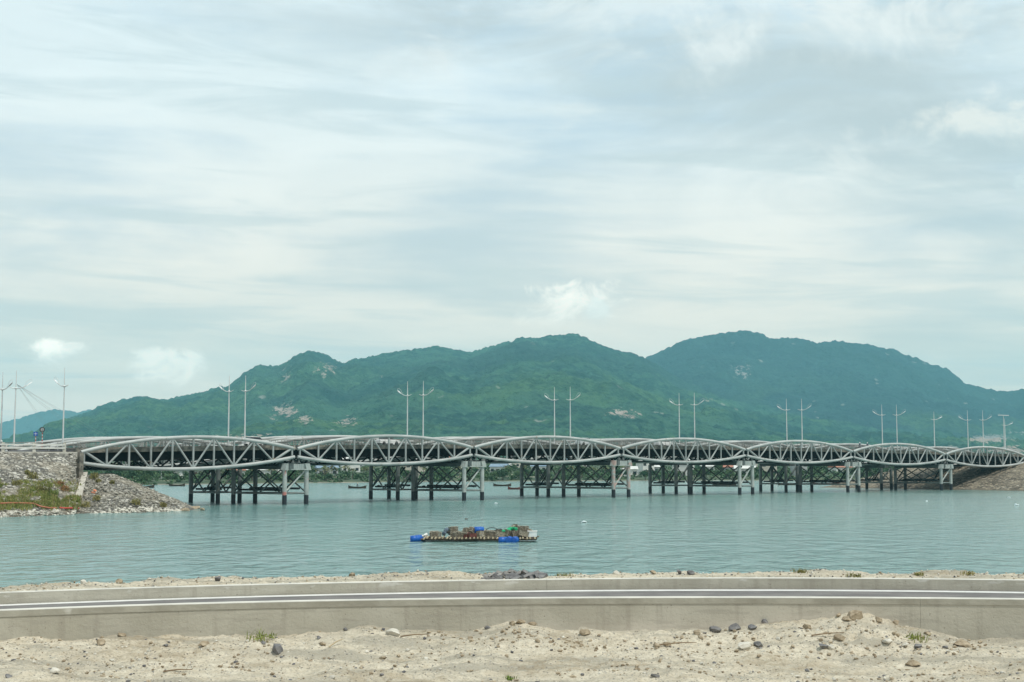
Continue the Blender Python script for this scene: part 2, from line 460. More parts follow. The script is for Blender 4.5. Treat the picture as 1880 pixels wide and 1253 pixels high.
def hill_mat(name, g1, g2, earth, fine=True):
    m, t, b = new_mat(name)
    P = t.node('ShaderNodeNewGeometry').outputs['Position']
    n1 = t.noise(P, 0.0022, 6, .6, .3); n2 = t.noise(P, 0.0125, 5, .7); n3 = t.noise(P, 0.045, 4, .72)
    f = t.math('ADD', t.math('MULTIPLY', n1, .34), t.math('ADD', t.math('MULTIPLY', n2, .33), t.math('MULTIPLY', n3, .33)))
    col = t.mix(t.ramp(f, .445, .555), g1, g2)
    zt_ = t.sep(P)[2]
    lush = t.math('MULTIPLY', t.ramp(t.noise(P, 0.0016, 5, .62, .4), .47, .60), t.ramp(zt_, 420, 60))
    col = t.mix(t.math('MULTIPLY', lush, .5), col, t.mix(t.ramp(n3, .4, .6), (0.040, 0.10, 0.030), (0.10, 0.19, 0.055)))
    deep = t.math('MULTIPLY', t.ramp(t.noise(P, 0.0011, 4, .6, .3), .48, .60), t.ramp(zt_, 40, 260))
    col = t.mix(t.math('MULTIPLY', deep, .65), col, (0.010, 0.036, 0.036))
    at = t.node('ShaderNodeAttribute'); at.attribute_name = 'bare'
    e = t.math('MULTIPLY', at.outputs['Fac'], 1.0)
    rk = t.math('ADD', e, t.math('MULTIPLY', t.math('SUBTRACT', t.noise(P, 0.045, 5, .75), .5), 4.4))
    rm = t.math('MULTIPLY', t.ramp(rk, .70, .86), t.ramp(e, .08, .45))
    ec = t.mix(t.noise(P, 0.03, 4, .6), earth[0], earth[1])
    col = t.mix(t.math('MULTIPLY', rm, 0.85), col, ec)
    # scattered single pale boulders
    v = t.voronoi(P, 0.0105); sp = t.math('MULTIPLY', t.ramp(v, 0.15, 0.08), t.ramp(t.noise(P, 0.004, 3, .6), .50, .60))
    col = t.mix(t.math('MULTIPLY', sp, .6), col, (0.34, 0.34, 0.31))
    t.l.new(col, b.inputs['Base Color']); b.inputs['Roughness'].default_value = 0.95; b.inputs['Specular IOR Level'].default_value = 0.1
    bn = t.node('ShaderNodeBump'); bn.inputs['Strength'].default_value = 1.0; bn.inputs['Distance'].default_value = 30.0
    h = t.math('ADD', t.math('MULTIPLY', n2, 1.2), t.math('MULTIPLY', n3, .55))
    t.l.new(h, bn.inputs['Height']); t.l.new(bn.outputs[0], b.inputs['Normal'])
    return m


MAIN = [(-260, 832), (-100, 828), (30, 815), (65, 807), (90, 787), (125, 772), (165, 759), (190, 747), (230, 740), (265, 733), (310, 739), (340, 729), (380, 721), (405, 711), (418, 714),
        (435, 697), (470, 672), (500, 673), (515, 671), (545, 652), (567, 643), (590, 650), (620, 665), (632, 668), (665, 659), (710, 648), (750, 643), (800, 637), (830, 642),
        (862, 650), (900, 636), (940, 627), (960, 620), (990, 621), (1030, 615), (1060, 614), (1080, 622), (1110, 637), (1140, 645), (1160, 649), (1187, 660), (1250, 698),
        (1320, 730), (1420, 760), (1550, 782), (1700, 796), (1880, 812), (2150, 825)]
BACK = [(900, 760), (1000, 730), (1100, 690), (1187, 659), (1205, 651), (1225, 640), (1250, 628), (1285, 619), (1320, 612), (1365, 608), (1395, 610), (1415, 621), (1465, 621), (1505, 630), (1535, 626),
        (1580, 631), (1640, 640), (1665, 652), (1700, 665), (1740, 677), (1770, 702), (1800, 711), (1840, 720), (1865, 720), (1880, 716), (1960, 705), (2150, 730)]
FAR = [(-300, 812), (-100, 792), (0, 778), (45, 766), (75, 757), (97, 753), (125, 755), (140, 758), (165, 752), (200, 765), (300, 792), (420, 815)]


def prof_h(prof, px, Yr):
    return HC + (848 - np.interp(px, [p[0] for p in prof], [p[1] for p in prof])) / F * Yr


BARE = [  # (px, py, rx, ry, amount) of rock outcrops and cuttings, as seen on the slope
    (522, 757, 26, 18, 1.0), (560, 772, 16, 11, .95), (637, 774, 22, 11, .8), (598, 680, 22, 16, .85), (524, 690, 14, 22, .6), (1365, 683, 26, 18, .6),
    (1145, 762, 36, 11, .8), (1300, 735, 18, 8, .45), (690, 665, 20, 6, .3), (1815, 806, 44, 9, 1.15), (1850, 827, 40, 10, 1.15), (1870, 795, 30, 4, .8), (1610, 707, 6, 8, .5),
    (985, 632, 20, 6, .5), (1710, 665, 22, 8, .5), (465, 800, 55, 4, .8), (250, 800, 60, 10, .30), (700, 690, 5, 12, .4), (415, 803, 40, 6, .8), (370, 760, 40, 10, .3)]


def hills(name, prof, Y0, Yr, Yend, px0, px1, step, nf, nb, expo, rough, mat, spur, z0=1.2, bare=True, seed=0.0):
    px = np.arange(px0, px1 + .1, step); yf = np.concatenate([Y0 + (Yr - Y0) * np.linspace(0, 1, nf) ** 0.9, np.linspace(Yr, Yend, nb + 1)[1:]])
    A, Yg = np.meshgrid(px, yf); X = (A - 940.0) / F * Yg
    H = prof_h(prof, A, Yr)
    t = np.clip((Yg - Y0) / (Yr - Y0), 0, 1); back = np.clip((Yg - Yr) / (Yend - Yr), 0, 1)
    sp = ridged(X / spur + seed, Yg / (spur * 2.3) + seed, 4) - .62
    mid = fbm(X / (spur * .25) + seed, Yg / (spur * .3), 5) - .5
    tt = np.clip(t + sp * .17 * np.sin(np.pi * np.clip(t, 0, 1)), 0, 1)
    shape = np.where(Yg <= Yr, tt ** expo, 1 - back ** 1.4)
    Z = z0 + (H - z0) * shape
    Z += mid * rough * np.clip(t * 1.8, 0, 1) ** 1.5 * (1 - np.clip((t - .9) / .1, 0, 1) * .88)
    Z += (fbm(X / 17.0, Yg / 17.0 + seed, 3) - .5) * 19 * np.clip(t * 6, 0.05, 1)
    b = np.zeros_like(Z)
    if bare:
        Pz = 848 - (Z - HC) / Yg * F
        for (cx, cy, rx, ry, am) in BARE:
            b = np.maximum(b, am * np.exp(-((A - cx) / rx) ** 2 - ((Pz - cy) / ry) ** 2))
    return tag(grid_mesh(name, X, Yg, Z, mat, {'bare': b}), kind='structure')


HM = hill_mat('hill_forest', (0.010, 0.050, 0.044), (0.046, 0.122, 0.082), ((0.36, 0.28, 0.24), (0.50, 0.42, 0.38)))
HD = hill_mat('hazed_distant_hill_forest', (0.050, 0.085, 0.085), (0.070, 0.110, 0.100), ((0.30, 0.27, 0.26), (0.42, 0.38, 0.36)))  # distance haze partly put into the colour, paler than the nearer hills
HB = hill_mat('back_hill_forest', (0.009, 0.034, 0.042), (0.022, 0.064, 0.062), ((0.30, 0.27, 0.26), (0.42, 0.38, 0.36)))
hills('hills', MAIN, 1500, 5200, 6000, -260, 2140, 2.0, 230, 40, 1.35, 95, HM, 700, z0=5.0)
hills('back_hills', BACK, 4000, 6500, 7700, 900, 2140, 2.0, 150, 30, 1.2, 120, HB, 880, z0=5.0, seed=3.7)
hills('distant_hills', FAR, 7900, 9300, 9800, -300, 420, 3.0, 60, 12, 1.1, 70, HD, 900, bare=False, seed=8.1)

# flat land of the far shore, its beach line bending away to the right
SHORE = [(-400, 400), (250, 412), (430, 430), (600, 455), (800, 478), (950, 492), (1180, 505), (1500, 520), (2200, 540)]
px = np.arange(-400, 2200, 5.0); tt = np.linspace(0, 1, 90)
A, T = np.meshgrid(px, tt)
Ysh = np.interp(A, [p[0] for p in SHORE], [p[1] for p in SHORE]) + (fbm(A / 60.0, T * 0, 4) - .5) * 12
Yg = Ysh + (1500 - Ysh) * T ** 2
X = (A - 940) / F * Yg
Z = -0.35 + np.clip((Yg - Ysh) / 14, 0, 1) * 1.25 + np.clip((Yg - Ysh - 20) / 700, 0, 1) ** 1.1 * 7.5 + (fbm(X / 20, Yg / 20, 4) - .5) * np.clip((Yg - Ysh) / 30, 0, 1) * 1.6


def shore_mat():
    m, t, b = new_mat('far_shore_ground')
    P = t.node('ShaderNodeNewGeometry').outputs['Position']
    z = t.sep(P)[2]
    n = t.noise(P, 0.06, 5, .65); g = t.mix(t.ramp(n, .38, .6), (0.03, 0.06, 0.032), (0.075, 0.10, 0.05))
    g = t.mix(t.ramp(t.noise(P, 0.03, 4, .6), .58, .66), g, (0.34, 0.30, 0.23))
    s = t.mix(t.noise(P, 0.4, 4, .6), (0.15, 0.145, 0.12), (0.34, 0.32, 0.26))
    zz2 = t.math('ADD', z, t.math('MULTIPLY', n, 0.8))
    t.l.new(t.mix(t.ramp(zz2, 0.35, 0.75), s, g), b.inputs['Base Color']); b.inputs['Roughness'].default_value = .95
    return m


tag(grid_mesh('far_shore', X, Yg, Z, shore_mat()), kind='structure')


def shore_z(px_, Y):
    ys = np.interp(px_, [p[0] for p in SHORE], [p[1] for p in SHORE])
    return float(-0.35 + np.clip((Y - ys) / 14, 0, 1) * 1.25 + np.clip((Y - ys - 20) / 700, 0, 1) ** 1.1 * 7.5) - 0.15, float(ys)


# ------------------------------------------------------------------ twin truss bridges
N0 = at_y(145, 848, 205.0); N6 = at_y(1736, 848, 205.0 * (1 + .1115 * 6))
U = Vector((N6.x - N0.x, N6.y - N0.y, 0)) / 6.0; L = U.length; U /= L
RD = Vector((-0.836, 0.548, 0)).normalized()           # direction of the skewed pier rows
ZT = [8.06, 8.76, 9.20, 9.25, 9.20, 9.00, 8.50, 8.00]
ZG = [1.40, 1.15, 1.20, 1.10, 1.10, 1.15, 1.20, 1.25]


def on(s, r=0.0, z=0.0):
    return Vector((N0.x, N0.y, 0)) + U * s + RD * r + Vector((0, 0, z))


def zt(n):
    return float(np.interp(n, range(8), ZT))


def deck_z(s):
    n = max(-1.0, min(8.0, s / L)); p = np.polyfit(range(8), ZT, 3)
    return float(np.polyval(p, min(max(n, 0), 7))) + 0.58


FB = empty('truss_bridge', on(0), 'nearer of the twin grey steel truss bridges, lens-shaped tubular spans facing the raft', 'bridge', 'twin truss bridges')
RB = empty('truss_bridge', on(0, 14.6), 'farther of the twin truss bridges, seen mostly behind the nearer one', 'bridge', 'twin truss bridges')


def truss_span(bridge, bo, i, r, detail=True):
    """one lens-shaped span: two curved tube chords, ten panels of posts and diagonals"""
    root = bpy.data.objects.new('truss_span', None); COL.objects.link(root); root.parent = bridge
    e = 0.28
    def top(q):
        return on((i + q) * L, r, zt(i) * (1 - q) + zt(i + 1) * q + 2.10 * (1 - (2 * q - 1) ** 2) ** 0.93)
    def bot(q):
        b0 = zt(i) - ZG[i]; b1 = zt(i + 1) - ZG[i + 1]
        return on((i + q) * L, r, b0 * (1 - q) + b1 * q - 1.40 * (1 - (2 * q - 1) ** 2) ** 0.93)
    qs = np.linspace(e / L, 1 - e / L, 33)
    MB().tube([top(q) for q in qs], 0.275, 14).build('top_chord', M['chord'], root, bo)
    MB().tube([bot(q) for q in qs], 0.275, 14).build('bottom_chord', M['chord'], root, bo)
    if not detail:
        w = MB()
        for j in range(11):
            q = .02 + .096 * j; w.tube([bot(q), top(q)], 0.15, 6)
        for j in range(10):
            q0, q1 = .02 + .096 * j, .02 + .096 * (j + 1)
            w.tube([top(q0), bot(q1)] if j % 2 == 0 else [bot(q0), top(q1)], 0.14, 6)
        w.build('web', M['web'], root, bo)
        return
    for j in range(11):
        q = .02 + .096 * j
        MB().tube([bot(q), top(q)], 0.165, 10).build('post', M['web'], root, bo)
    for j in range(10):
        q0, q1 = .02 + .096 * j, .02 + .096 * (j + 1)
        a, b = (top(q0), bot(q1)) if j % 2 == 0 else (bot(q0), top(q1))
        d = (b - a).normalized() * .25
        MB().tube([a + d, b - d], 0.15 if 0 < j < 9 else .20, 10).build('diagonal', M['web'], root, bo)


FO, RO = on(0), on(0, 14.6)
for i in range(7):
    truss_span(FB, FO, i, 0.0)
    truss_span(FB, FO, i, 11.1, False)
    truss_span(RB, RO, i, 14.9, False)
    truss_span(RB, RO, i, 20.8, False)


def ribbon(mb, r0, r1, dz0, dz1, s0=0.0, s1=7 * L, n=42):
    """a slab following the deck's vertical curve between offsets r0..r1 and heights deck+dz0..deck+dz1"""
    vs = []; fs = []
    for i in range(n + 1):
        s = s0 + (s1 - s0) * i / n; z = deck_z(s)
        vs += [on(s, r0, z + dz0), on(s, r1, z + dz0), on(s, r1, z + dz1), on(s, r0, z + dz1)]
    for i in range(n):
        b = 4 * i
        for j in range(4): fs.append((b + j, b + (j + 1) % 4, b + 4 + (j + 1) % 4, b + 4 + j))
    fs += [(3, 2, 1, 0), tuple(4 * n + j for j in range(4))]
    return mb.add(vs, fs)


def superstructure(br, bo, ra, rb, detail):
    # deck slab, asphalt surface, kerb fascia, main girders, cross frames with lattice
    ribbon(MB(), ra + .9, rb - .9, -.32, 0.0).build('deck_slab', M['fascia'], br, bo)
    ribbon(MB(), ra + 1.5, rb - 1.5, 0.006, 0.03).build('road_surface', M['asphalt'], br, bo)
    for r0, r1 in ((ra + .72, ra + .9), (rb - .9, rb - .72)):
        ribbon(MB(), r0, r1, -.62, .10).build('edge_beam', M['fascia'], br, bo)
    ng = 4 if detail else 3
    for g in range(ng):
        r = ra + 1.3 + (rb - ra - 2.6) * g / (ng - 1)
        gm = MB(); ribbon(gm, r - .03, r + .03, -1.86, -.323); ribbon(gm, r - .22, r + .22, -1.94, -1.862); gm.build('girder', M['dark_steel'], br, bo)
    for r in ((ra + 1.6,) if detail else (rb - 1.6,)):
        la = MB(); ns = 7 * 26
        for q in range(ns):
            s0, s1 = q * 7 * L / ns, (q + 1) * 7 * L / ns
            z0, z1 = deck_z(s0), deck_z(s1)
            la.beam(on(s0, r, z0 - (1.95 if q % 2 else 2.98)), on(s1, r, z1 - (2.98 if q % 2 else 1.95)), .2, .2)
        ribbon(la, r - .09, r + .09, -3.12, -2.96)
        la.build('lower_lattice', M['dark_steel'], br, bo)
    cf = MB()
    for q in range(7 * 4):
        s = (q + .5) * L / 4; z = deck_z(s)
        cf.beam(on(s, ra + .5, z - 3.04), on(s, rb - .5, z - 3.04), .22, .2); cf.beam(on(s, ra + 1.3, z - 1.95), on(s, rb - 1.3, z - 3.0), .12, .12)
        cf.beam(on(s, ra + 1.3, z - 3.0), on(s, rb - 1.3, z - 1.95), .12, .12)
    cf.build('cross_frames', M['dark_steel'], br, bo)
    for r, mt in ((ra + .81, M['rail_mid']), (rb - .81, M['rail_dull'])):
        for i in range(7):
            rl = MB(); s0, s1 = i * L + .25, (i + 1) * L - .25
            np_ = 30
            for q in range(np_ + 1):
                s = s0 + (s1 - s0) * q / np_; z = deck_z(s)
                rl.tube([on(s, r, z + .10), on(s, r, z + 1.02)], .035, 6)
            for h in (.36, .62, 1.0):
                rl.tube([on(s0 + (s1 - s0) * q / 8, r, deck_z(s0 + (s1 - s0) * q / 8) + h) for q in range(9)], .045 if h > .9 else .03, 6)
            rl.build('railing', mt, br, bo)


superstructure(FB, FO, 0.0, 11.1, True)
superstructure(RB, RO, 14.6, 20.8, False)


def pier(br, bo, n, rows, front):
    """two lines of tarred tube columns under a skewed cap, X braced, tied just above the tide"""
    root = bpy.data.objects.new('pier', None); COL.objects.link(root); root.parent = br
    s0 = n * L; zc = zt(n) - ZG[n] - 1.15
    mats = {1: M['pier_red'], 3: M['pier_pink']}
    pm = mats.get(n, M['pier'])
    offs = (-2.0, 2.0)
    if front and n in (1, 3): root['label'] = 'pier with red paint splashed on its front columns' if n == 1 else 'pier with peeling pink primer on its front columns'
    for r in rows:
        for o in offs:
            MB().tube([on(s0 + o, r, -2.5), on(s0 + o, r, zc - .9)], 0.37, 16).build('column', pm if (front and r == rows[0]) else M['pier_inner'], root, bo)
    r0, r1 = rows[0] - .55, rows[-1] + .9
    # cap: a box girder whose front end shows two splayed brackets and a ribbed panel
    cp = MB()
    a, b = on(s0, r0 + .35, zc - .42), on(s0, r1, zc - .42)
    cp.beam(a, b, 3.4, .95)
    cp.build('cap_beam', M['mid_steel'], root, bo)
    if front:
        for o in offs:
            br_ = MB()
            sgn = 1 if o > 0 else -1
            p = [on(s0 + o - .42, r0, zc - 1.0), on(s0 + o + .42, r0, zc - 1.0), on(s0 + o + .42, r0 + 1.0, zc - 1.0), on(s0 + o - .42, r0 + 1.0, zc - 1.0)]
            t = [on(s0 + o - .42 - sgn * .32, r0, zc + .06), on(s0 + o + .42 - sgn * .32, r0, zc + .06), on(s0 + o + .42 - sgn * .32, r0 + 1.0, zc + .06), on(s0 + o - .42 - sgn * .32, r0 + 1.0, zc + .06)]
            br_.hexa(p + t)
            br_.build('cap_bracket', pm if n != 1 else M['pier'], root, bo)
        pn = MB(); pn.beam(on(s0 - 1.25, r0 + .18, zc - .42), on(s0 + 1.25, r0 + .18, zc - .42), .08, .78)
        for q in range(7): pn.beam(on(s0 - 1.1 + q * .366, r0 + .12, zc - .8), on(s0 - 1.1 + q * .366, r0 + .12, zc - .04), .06, .06)
        pn.beam(on(s0 - 1.58, r0 + .1, zc - .9), on(s0 + 1.58, r0 + .1, zc - .9), .22, .16)
        pn.build('cap_end_panel', M['pier'], root, bo)
    for r in rows:
        for o in (-.55, .55):
            MB().lathe(on(s0 + o, r, zc + .03), [(.30, 0.02), (.30, .22), (.16, .30), (.16, .75), (.24, .80), (.24, .98)], 12).build('bearing', M['mid_steel'], root, bo)
    # ties and braces
    ti = MB(); zl = 1.75
    for o in offs: ti.tube([on(s0 + o, rows[0], zl), on(s0 + o, rows[-1], zl)], .15, 8)
    for r in rows: ti.tube([on(s0 - 2.0, r, zl + .03), on(s0 + 2.0, r, zl + .03)], .14, 8)
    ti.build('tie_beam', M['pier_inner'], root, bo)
    bc = MB()
    for o in offs:
        for ra, rb in zip(rows[:-1], rows[1:]):
            m_ = (ra + rb) / 2
            bc.tube([on(s0 + o, ra, zc - 1.0), on(s0 + o, m_, zl)], .13, 8); bc.tube([on(s0 + o, rb, zc - 1.0), on(s0 + o, m_, zl)], .13, 8)
            bc.tube([on(s0 + o, ra, zl + .1), on(s0 + o, m_, zc - 1.0)], .12, 8); bc.tube([on(s0 + o, rb, zl + .1), on(s0 + o, m_, zc - 1.0)], .12, 8)
    bc.build('side_brace', M['mid_steel'], root, bo)
    for q, r in enumerate(rows):
        MB().tube([on(s0 - 1.75, r, zl + .35), on(s0 + 1.75, r, zc - 1.05)], .15, 8).build('diagonal_brace', pm if (front and q == 0) else M['mid_steel'], root, bo)
        if q == 0: MB().tube([on(s0 - 1.75, r + 2.2, zl + .35), on(s0 + 1.75, r + 2.2, zc - 1.05)], .15, 8).build('diagonal_brace', M['dark_steel'], root, bo)
    pp = MB(); pr = random.Random(n * 7 + len(rows))
    for o in (-1.2, .9):
        pp.tube([on(s0 + o, rows[0] + .2, 2.42 + .12 * o), on(s0 + o, rows[-1] - .2, 2.42 + .12 * o)], .17, 8)
    for q in range(14):
        p = on(s0 + pr.uniform(-1.6, 1.4), pr.uniform(rows[0] + .3, rows[-1]), 2.45)
        pp.rock(p, pr.uniform(.18, .45), pr.random(), .6, 1)
    pp.build('service_pipe', M['black'], root, bo)


for n in range(1, 7):
    pier(FB, FO, n, (0.0, 5.6, 11.1) if False else (0.0, 11.1), True)
    pier(RB, RO, n, (14.6, 20.8), False)

# ------------------------------------------------------------------ embankments
def riprap_mat(name, lo, hi, scale, green=False):
    m, t, b = new_mat(name)
    P = t.node('ShaderNodeNewGeometry').outputs['Position']
    cellc = t.voronoi(P, scale, out='Color'); d1 = t.voronoi(P, scale, 'DISTANCE_TO_EDGE'); n = t.noise(P, scale * 3, 4, .65)
    g = t.sep(cellc)[0]
    g = t.math('ADD', t.math('MULTIPLY', g, .75), t.math('MULTIPLY', n, .3))
    col = t.mix(t.ramp(g, .25, .95), lo, hi)
    col = t.mix(t.ramp(g, .86, .97), col, (0.66, 0.64, 0.58))
    col = t.mix(t.ramp(d1, 0.0, 0.14, 1, 0), col, (0.045, 0.045, 0.04))
    big = t.noise(P, 0.16, 5, .6)
    col = t.mix(t.math('MULTIPLY', t.ramp(big, .46, .62), .45), col, (0.30, 0.26, 0.19))
    z = t.sep(P)[2]
    wet = t.ramp(t.math('ADD', z, t.math('MULTIPLY', n, .3)), .30, .5, 1, 0)
    col = t.mix(t.math('MULTIPLY', wet, .7), col, (0.10, 0.085, 0.06))
    t.l.new(col, b.inputs['Base Color']); b.inputs['Roughness'].default_value = .9
    bn = t.node('ShaderNodeBump'); bn.inputs['Strength'].default_value = 1.0; bn.inputs['Distance'].default_value = .35
    t.l.new(t.math('ADD', t.math('MINIMUM', d1, .22), t.math('MULTIPLY', n, .12)), bn.inputs['Height']); t.l.new(bn.outputs[0], b.inputs['Normal'])
    return m


M['riprap'] = riprap_mat('pitched_stone', (0.13, 0.12, 0.10), (0.48, 0.46, 0.40), 1.75)
M['riprap_right'] = riprap_mat('rubble_stone', (0.10, 0.08, 0.055), (0.33, 0.28, 0.20), 1.5)
M['concrete'] = surf('pale_concrete', (0.44, 0.42, 0.36), (0.58, 0.56, 0.50), 1.0, .85, .2, spots=((0.33, 0.31, 0.26), 1.6, .62))

XB = (146.3 - 940) / F * 1.0036                             # edge between the bank and the cone, square to the approach road
WLX = [-200, -62.7, -56.3, -53.5, -47.5, -43.5, -42.0]       # waterline of the left bank
WLY = [61.2, 174.5, 185.5, 188.5, 194.5, 200.0, 222]


def top_y(X):            # crest of the approach embankment's slope
    return N0.y + (X - N0.x) * U.y / U.x


def left_z(X, Y):
    yw = np.interp(X, WLX, WLY)
    yt = top_y(X) - 0.4
    t = (Y - yw) / np.maximum(yt - yw, 1)
    zs = 8.05 * np.clip(t, -.25, 1.0)
    # the cone in front of the abutment
    dxx = (X + 60.0); dyy = (Y - 207.0)
    a = np.arctan2(dyy, dxx)
    rad = np.where(dyy < 0, 14.0 + 5.0 * np.abs(np.sin(a)), 14.0)
    d = np.sqrt(dxx ** 2 + dyy ** 2)
    zc = 4.9 - 4.9 * np.clip((d - 2.4) / (rad - 2.4), 0, 1.4)
    return np.where(X < XB * Y, zs, zc)


Ag, Yg = np.meshgrid((np.concatenate([np.arange(-2300, -330, 24.0), np.arange(-330, 146, 3.0), np.arange(146.6, 420, 2.0)]) - 940) / F * 1.0036, np.concatenate([np.arange(84, 160, .8), np.arange(160, 232, .3)]))
Xg = Ag * Yg
Z = left_z(Xg, Yg)
Z = np.where((Xg < XB * Yg) & (Yg > top_y(Xg) - .4), 8.05, Z)
Z += (fbm(Xg * 1.2, Yg * 1.2, 3) - .5) * .34 + (fbm(Xg * .22, Yg * .22, 3) - .5) * .5 * (Z > .3) * (Z < 7.9)
lb = tag(grid_mesh('stone_embankment', Xg, Yg, Z, M['riprap']), 'sloping stone-pitched bank at the left end of the bridges, its lower half overgrown', 'embankment')
e = MB()
e.hexa([at_y(143, 918, 195.0) + Vector((-.35, -.2, -.5)), at_y(143, 918, 195.0) + Vector((.55, -.2, -.5)), Vector((-61.2, 206.0, 4.3)), Vector((-61.9, 206.0, 4.3)),
        at_y(143, 918, 195.0) + Vector((-.35, -.2, .45)), at_y(143, 918, 195.0) + Vector((.55, -.2, .45)), Vector((-61.2, 206.0, 5.35)), Vector((-61.9, 206.0, 5.35))])
tag(e.build('concrete_edging', M['concrete']), 'pale concrete edging strip running down the stone bank below the bridge end', 'edging')
ab = MB(); ab.hexa([on(-.6, -1.0, 2), on(.0, -1.0, 2), on(.0, 24, 2), on(-.6, 24, 2), on(-.6, -1.0, 8.1), on(.0, -1.0, 8.1), on(.0, 24, 8.1), on(-.6, 24, 8.1)])
tag(ab.build('abutment_wall', M['fascia']), 'shaded concrete abutment wall under the left end of the truss bridges', 'abutment')

# approach road on the left bank
ar = MB()
for sa, sb, za, zb in ((-70, -10, 8.02, 8.02), (-10, -.62, 8.02, 8.50)):
    ar.hexa([on(sa, .35, 7.4), on(sb, .35, 7.4), on(sb, 24, 7.4), on(sa, 24, 7.4), on(sa, .35, za), on(sb, .35, zb), on(sb, 24, zb), on(sa, 24, za)])
tag(ar.build('approach_road', M['asphalt']), kind='structure')
kb = MB(); kb.hexa([on(-70, -.5, 7.4), on(-.62, -.5, 7.4), on(-.62, .34, 7.4), on(-70, .34, 7.4), on(-70, -.5, 8.16), on(-.62, -.5, 8.2), on(-.62, .34, 8.2), on(-70, .34, 8.16)])
tag(kb.build('kerb', M['concrete']), kind='structure')
# right bank: abutment fill rising under the seventh span
def right_z(X, Y):
    rel = (X - N0.x) * U.x + (Y - N0.y) * U.y; acr = -(X - N0.x) * U.y + (Y - N0.y) * U.x      # along, across
    along = np.clip((rel - (6.18 * L)) / (0.82 * L), -.2, 1)
    za = 6.9 * along
    side = np.clip((acr + 17.5) / 13.5, -.3, 1)
    zs = 6.9 * side
    z = np.minimum(np.minimum(za, zs), 6.9 * np.clip((42 - acr) / 13.5, -.3, 1))
    return z


Xg, Yg = np.meshgrid(np.arange(60, 200, .5), np.arange(308, 460, .6))
Z = right_z(Xg, Yg) + (fbm(Xg * .5, Yg * .5, 4) - .5) * .9
tag(grid_mesh('rubble_embankment', Xg, Yg, Z, M['riprap_right']), 'brown rubble bank in the bridge shadow at the far right end of the spans', 'embankment')
ab = MB(); ab.hexa([on(7 * L, -1, 3), on(7 * L + .8, -1, 3), on(7 * L + .8, 24, 3), on(7 * L, 24, 3), on(7 * L, -1, 7.6), on(7 * L + .8, -1, 7.6), on(7 * L + .8, 24, 7.6), on(7 * L, 24, 7.6)])
tag(ab.build('abutment_wall', M['fascia']), 'concrete abutment wall closing the far right end of the truss bridges', 'abutment')

# guard rails on the left approach
def guard_rail(r, s0, s1, label, postgap=4.2):
    o = on(s0, r, 8.1); g = empty('guard_rail', o, label, 'guard rail', 'guard rails on the left approach road')
    n = int(round(abs(s1 - s0) / postgap))
    for i in range(n + 1):
        s = s0 + (s1 - s0) * i / n
        MB().box(on(s, r, 8.1 + .68), (.40, .30, 1.42), math.atan2(U.y, U.x)).build('post', M['concrete'], g, o)
    for h in (.62, 1.08):
        MB().beam(on(s0, r - .20, 8.1 + h), on(s1, r - .20, 8.1 + h), .07, .22).build('rail', M['rail'], g, o)


guard_rail(-.1, -33.0, -2.3, 'concrete-post guard rail along the top edge of the stone bank, nearest the camera')
guard_rail(13.4, -40.0, -2.0, 'guard rail behind the motorbike, between the two approach carriageways')

# ------------------------------------------------------------------ street lamps
def make_lamp(h):
    root = empty('street_lamp', (0, 0, 0))
    MB().tube([(0, 0, 0), (0, 0, .6), (0, 0, h - 2.6), (0, 0, h)], [.17, .135, .085, .035], 10).build('pole', M['lamp'], root)
    MB().lathe((0, 0, h - 2.75), [(.10, 0), (.20, .08), (.20, .22), (.10, .30)], 12).build('collar', M['lamp'], root)
    pts = [(-.95, 0, h - 2.42), (-.5, 0, h - 2.58), (0, 0, h - 2.62), (.6, 0, h - 2.58), (1.2, 0, h - 2.36), (1.75, 0, h - 1.98)]
    MB().tube(pts, [.03, .06, .08, .07, .055, .045], 8).build('arm', M['lamp'], root)
    hd = MB(); d = Vector((.80, 0, .60)); a = Vector((1.45, 0, h - 2.24)); up = Vector((-.6, 0, .8))
    prof = [(0, .05), (.25, .14), (.6, .17), (.9, .13), (1.05, .04)]
    vs = []
    for t_, w_ in prof:
        c = a + d * t_
        for sy, su in ((-1, -.25), (1, -.25), (.7, .42), (-.7, .42)): vs.append(c + Vector((0, sy * w_, 0)) + up * su * w_)
    fs = [(4 * i + j, 4 * i + (j + 1) % 4, 4 * i + 4 + (j + 1) % 4, 4 * i + 4 + j) for i in range(len(prof) - 1) for j in range(4)] + [(3, 2, 1, 0), (16, 17, 18, 19)]
    hd.add(vs, fs); lh = hd.build('lamp_head', M['lamp_white'], root)
    # thin hoop rising over the lamp head
    MB().tube([(1.15, 0, h - 2.36), (1.45, 0, h - 1.7), (1.85, 0, h - 1.3), (2.25, 0, h - 1.22), (2.3, 0, h - 1.45), (2.15, 0, h - 1.75)], .022, 6).build('hoop', M['lamp'], root)
    return root


LH = 11.7
proto = make_lamp(LH)
ORD = ['first', 'second', 'third', 'fourth', 'fifth', 'sixth', 'seventh']
used = False


def place_lamp(pos, ang, label, hscale=1.0, tilt=0.0):
    global used
    o = proto if not used else copy_tree(proto)
    used = True
    o.location = pos; o.rotation_euler = (0, tilt, ang); o.scale = (1, 1, hscale)
    tag(o, label, 'street lamp', 'street lamps along the bridge median')
    return o


def s_for(px_, r):
    """distance along the bridge at which offset r lies on the sight line of this column of the picture"""
    a = ray(px_, 760); tx = a.x / a.y
    b = on(0, r)
    return (tx * b.y - b.x) / (U.x - tx * U.y)


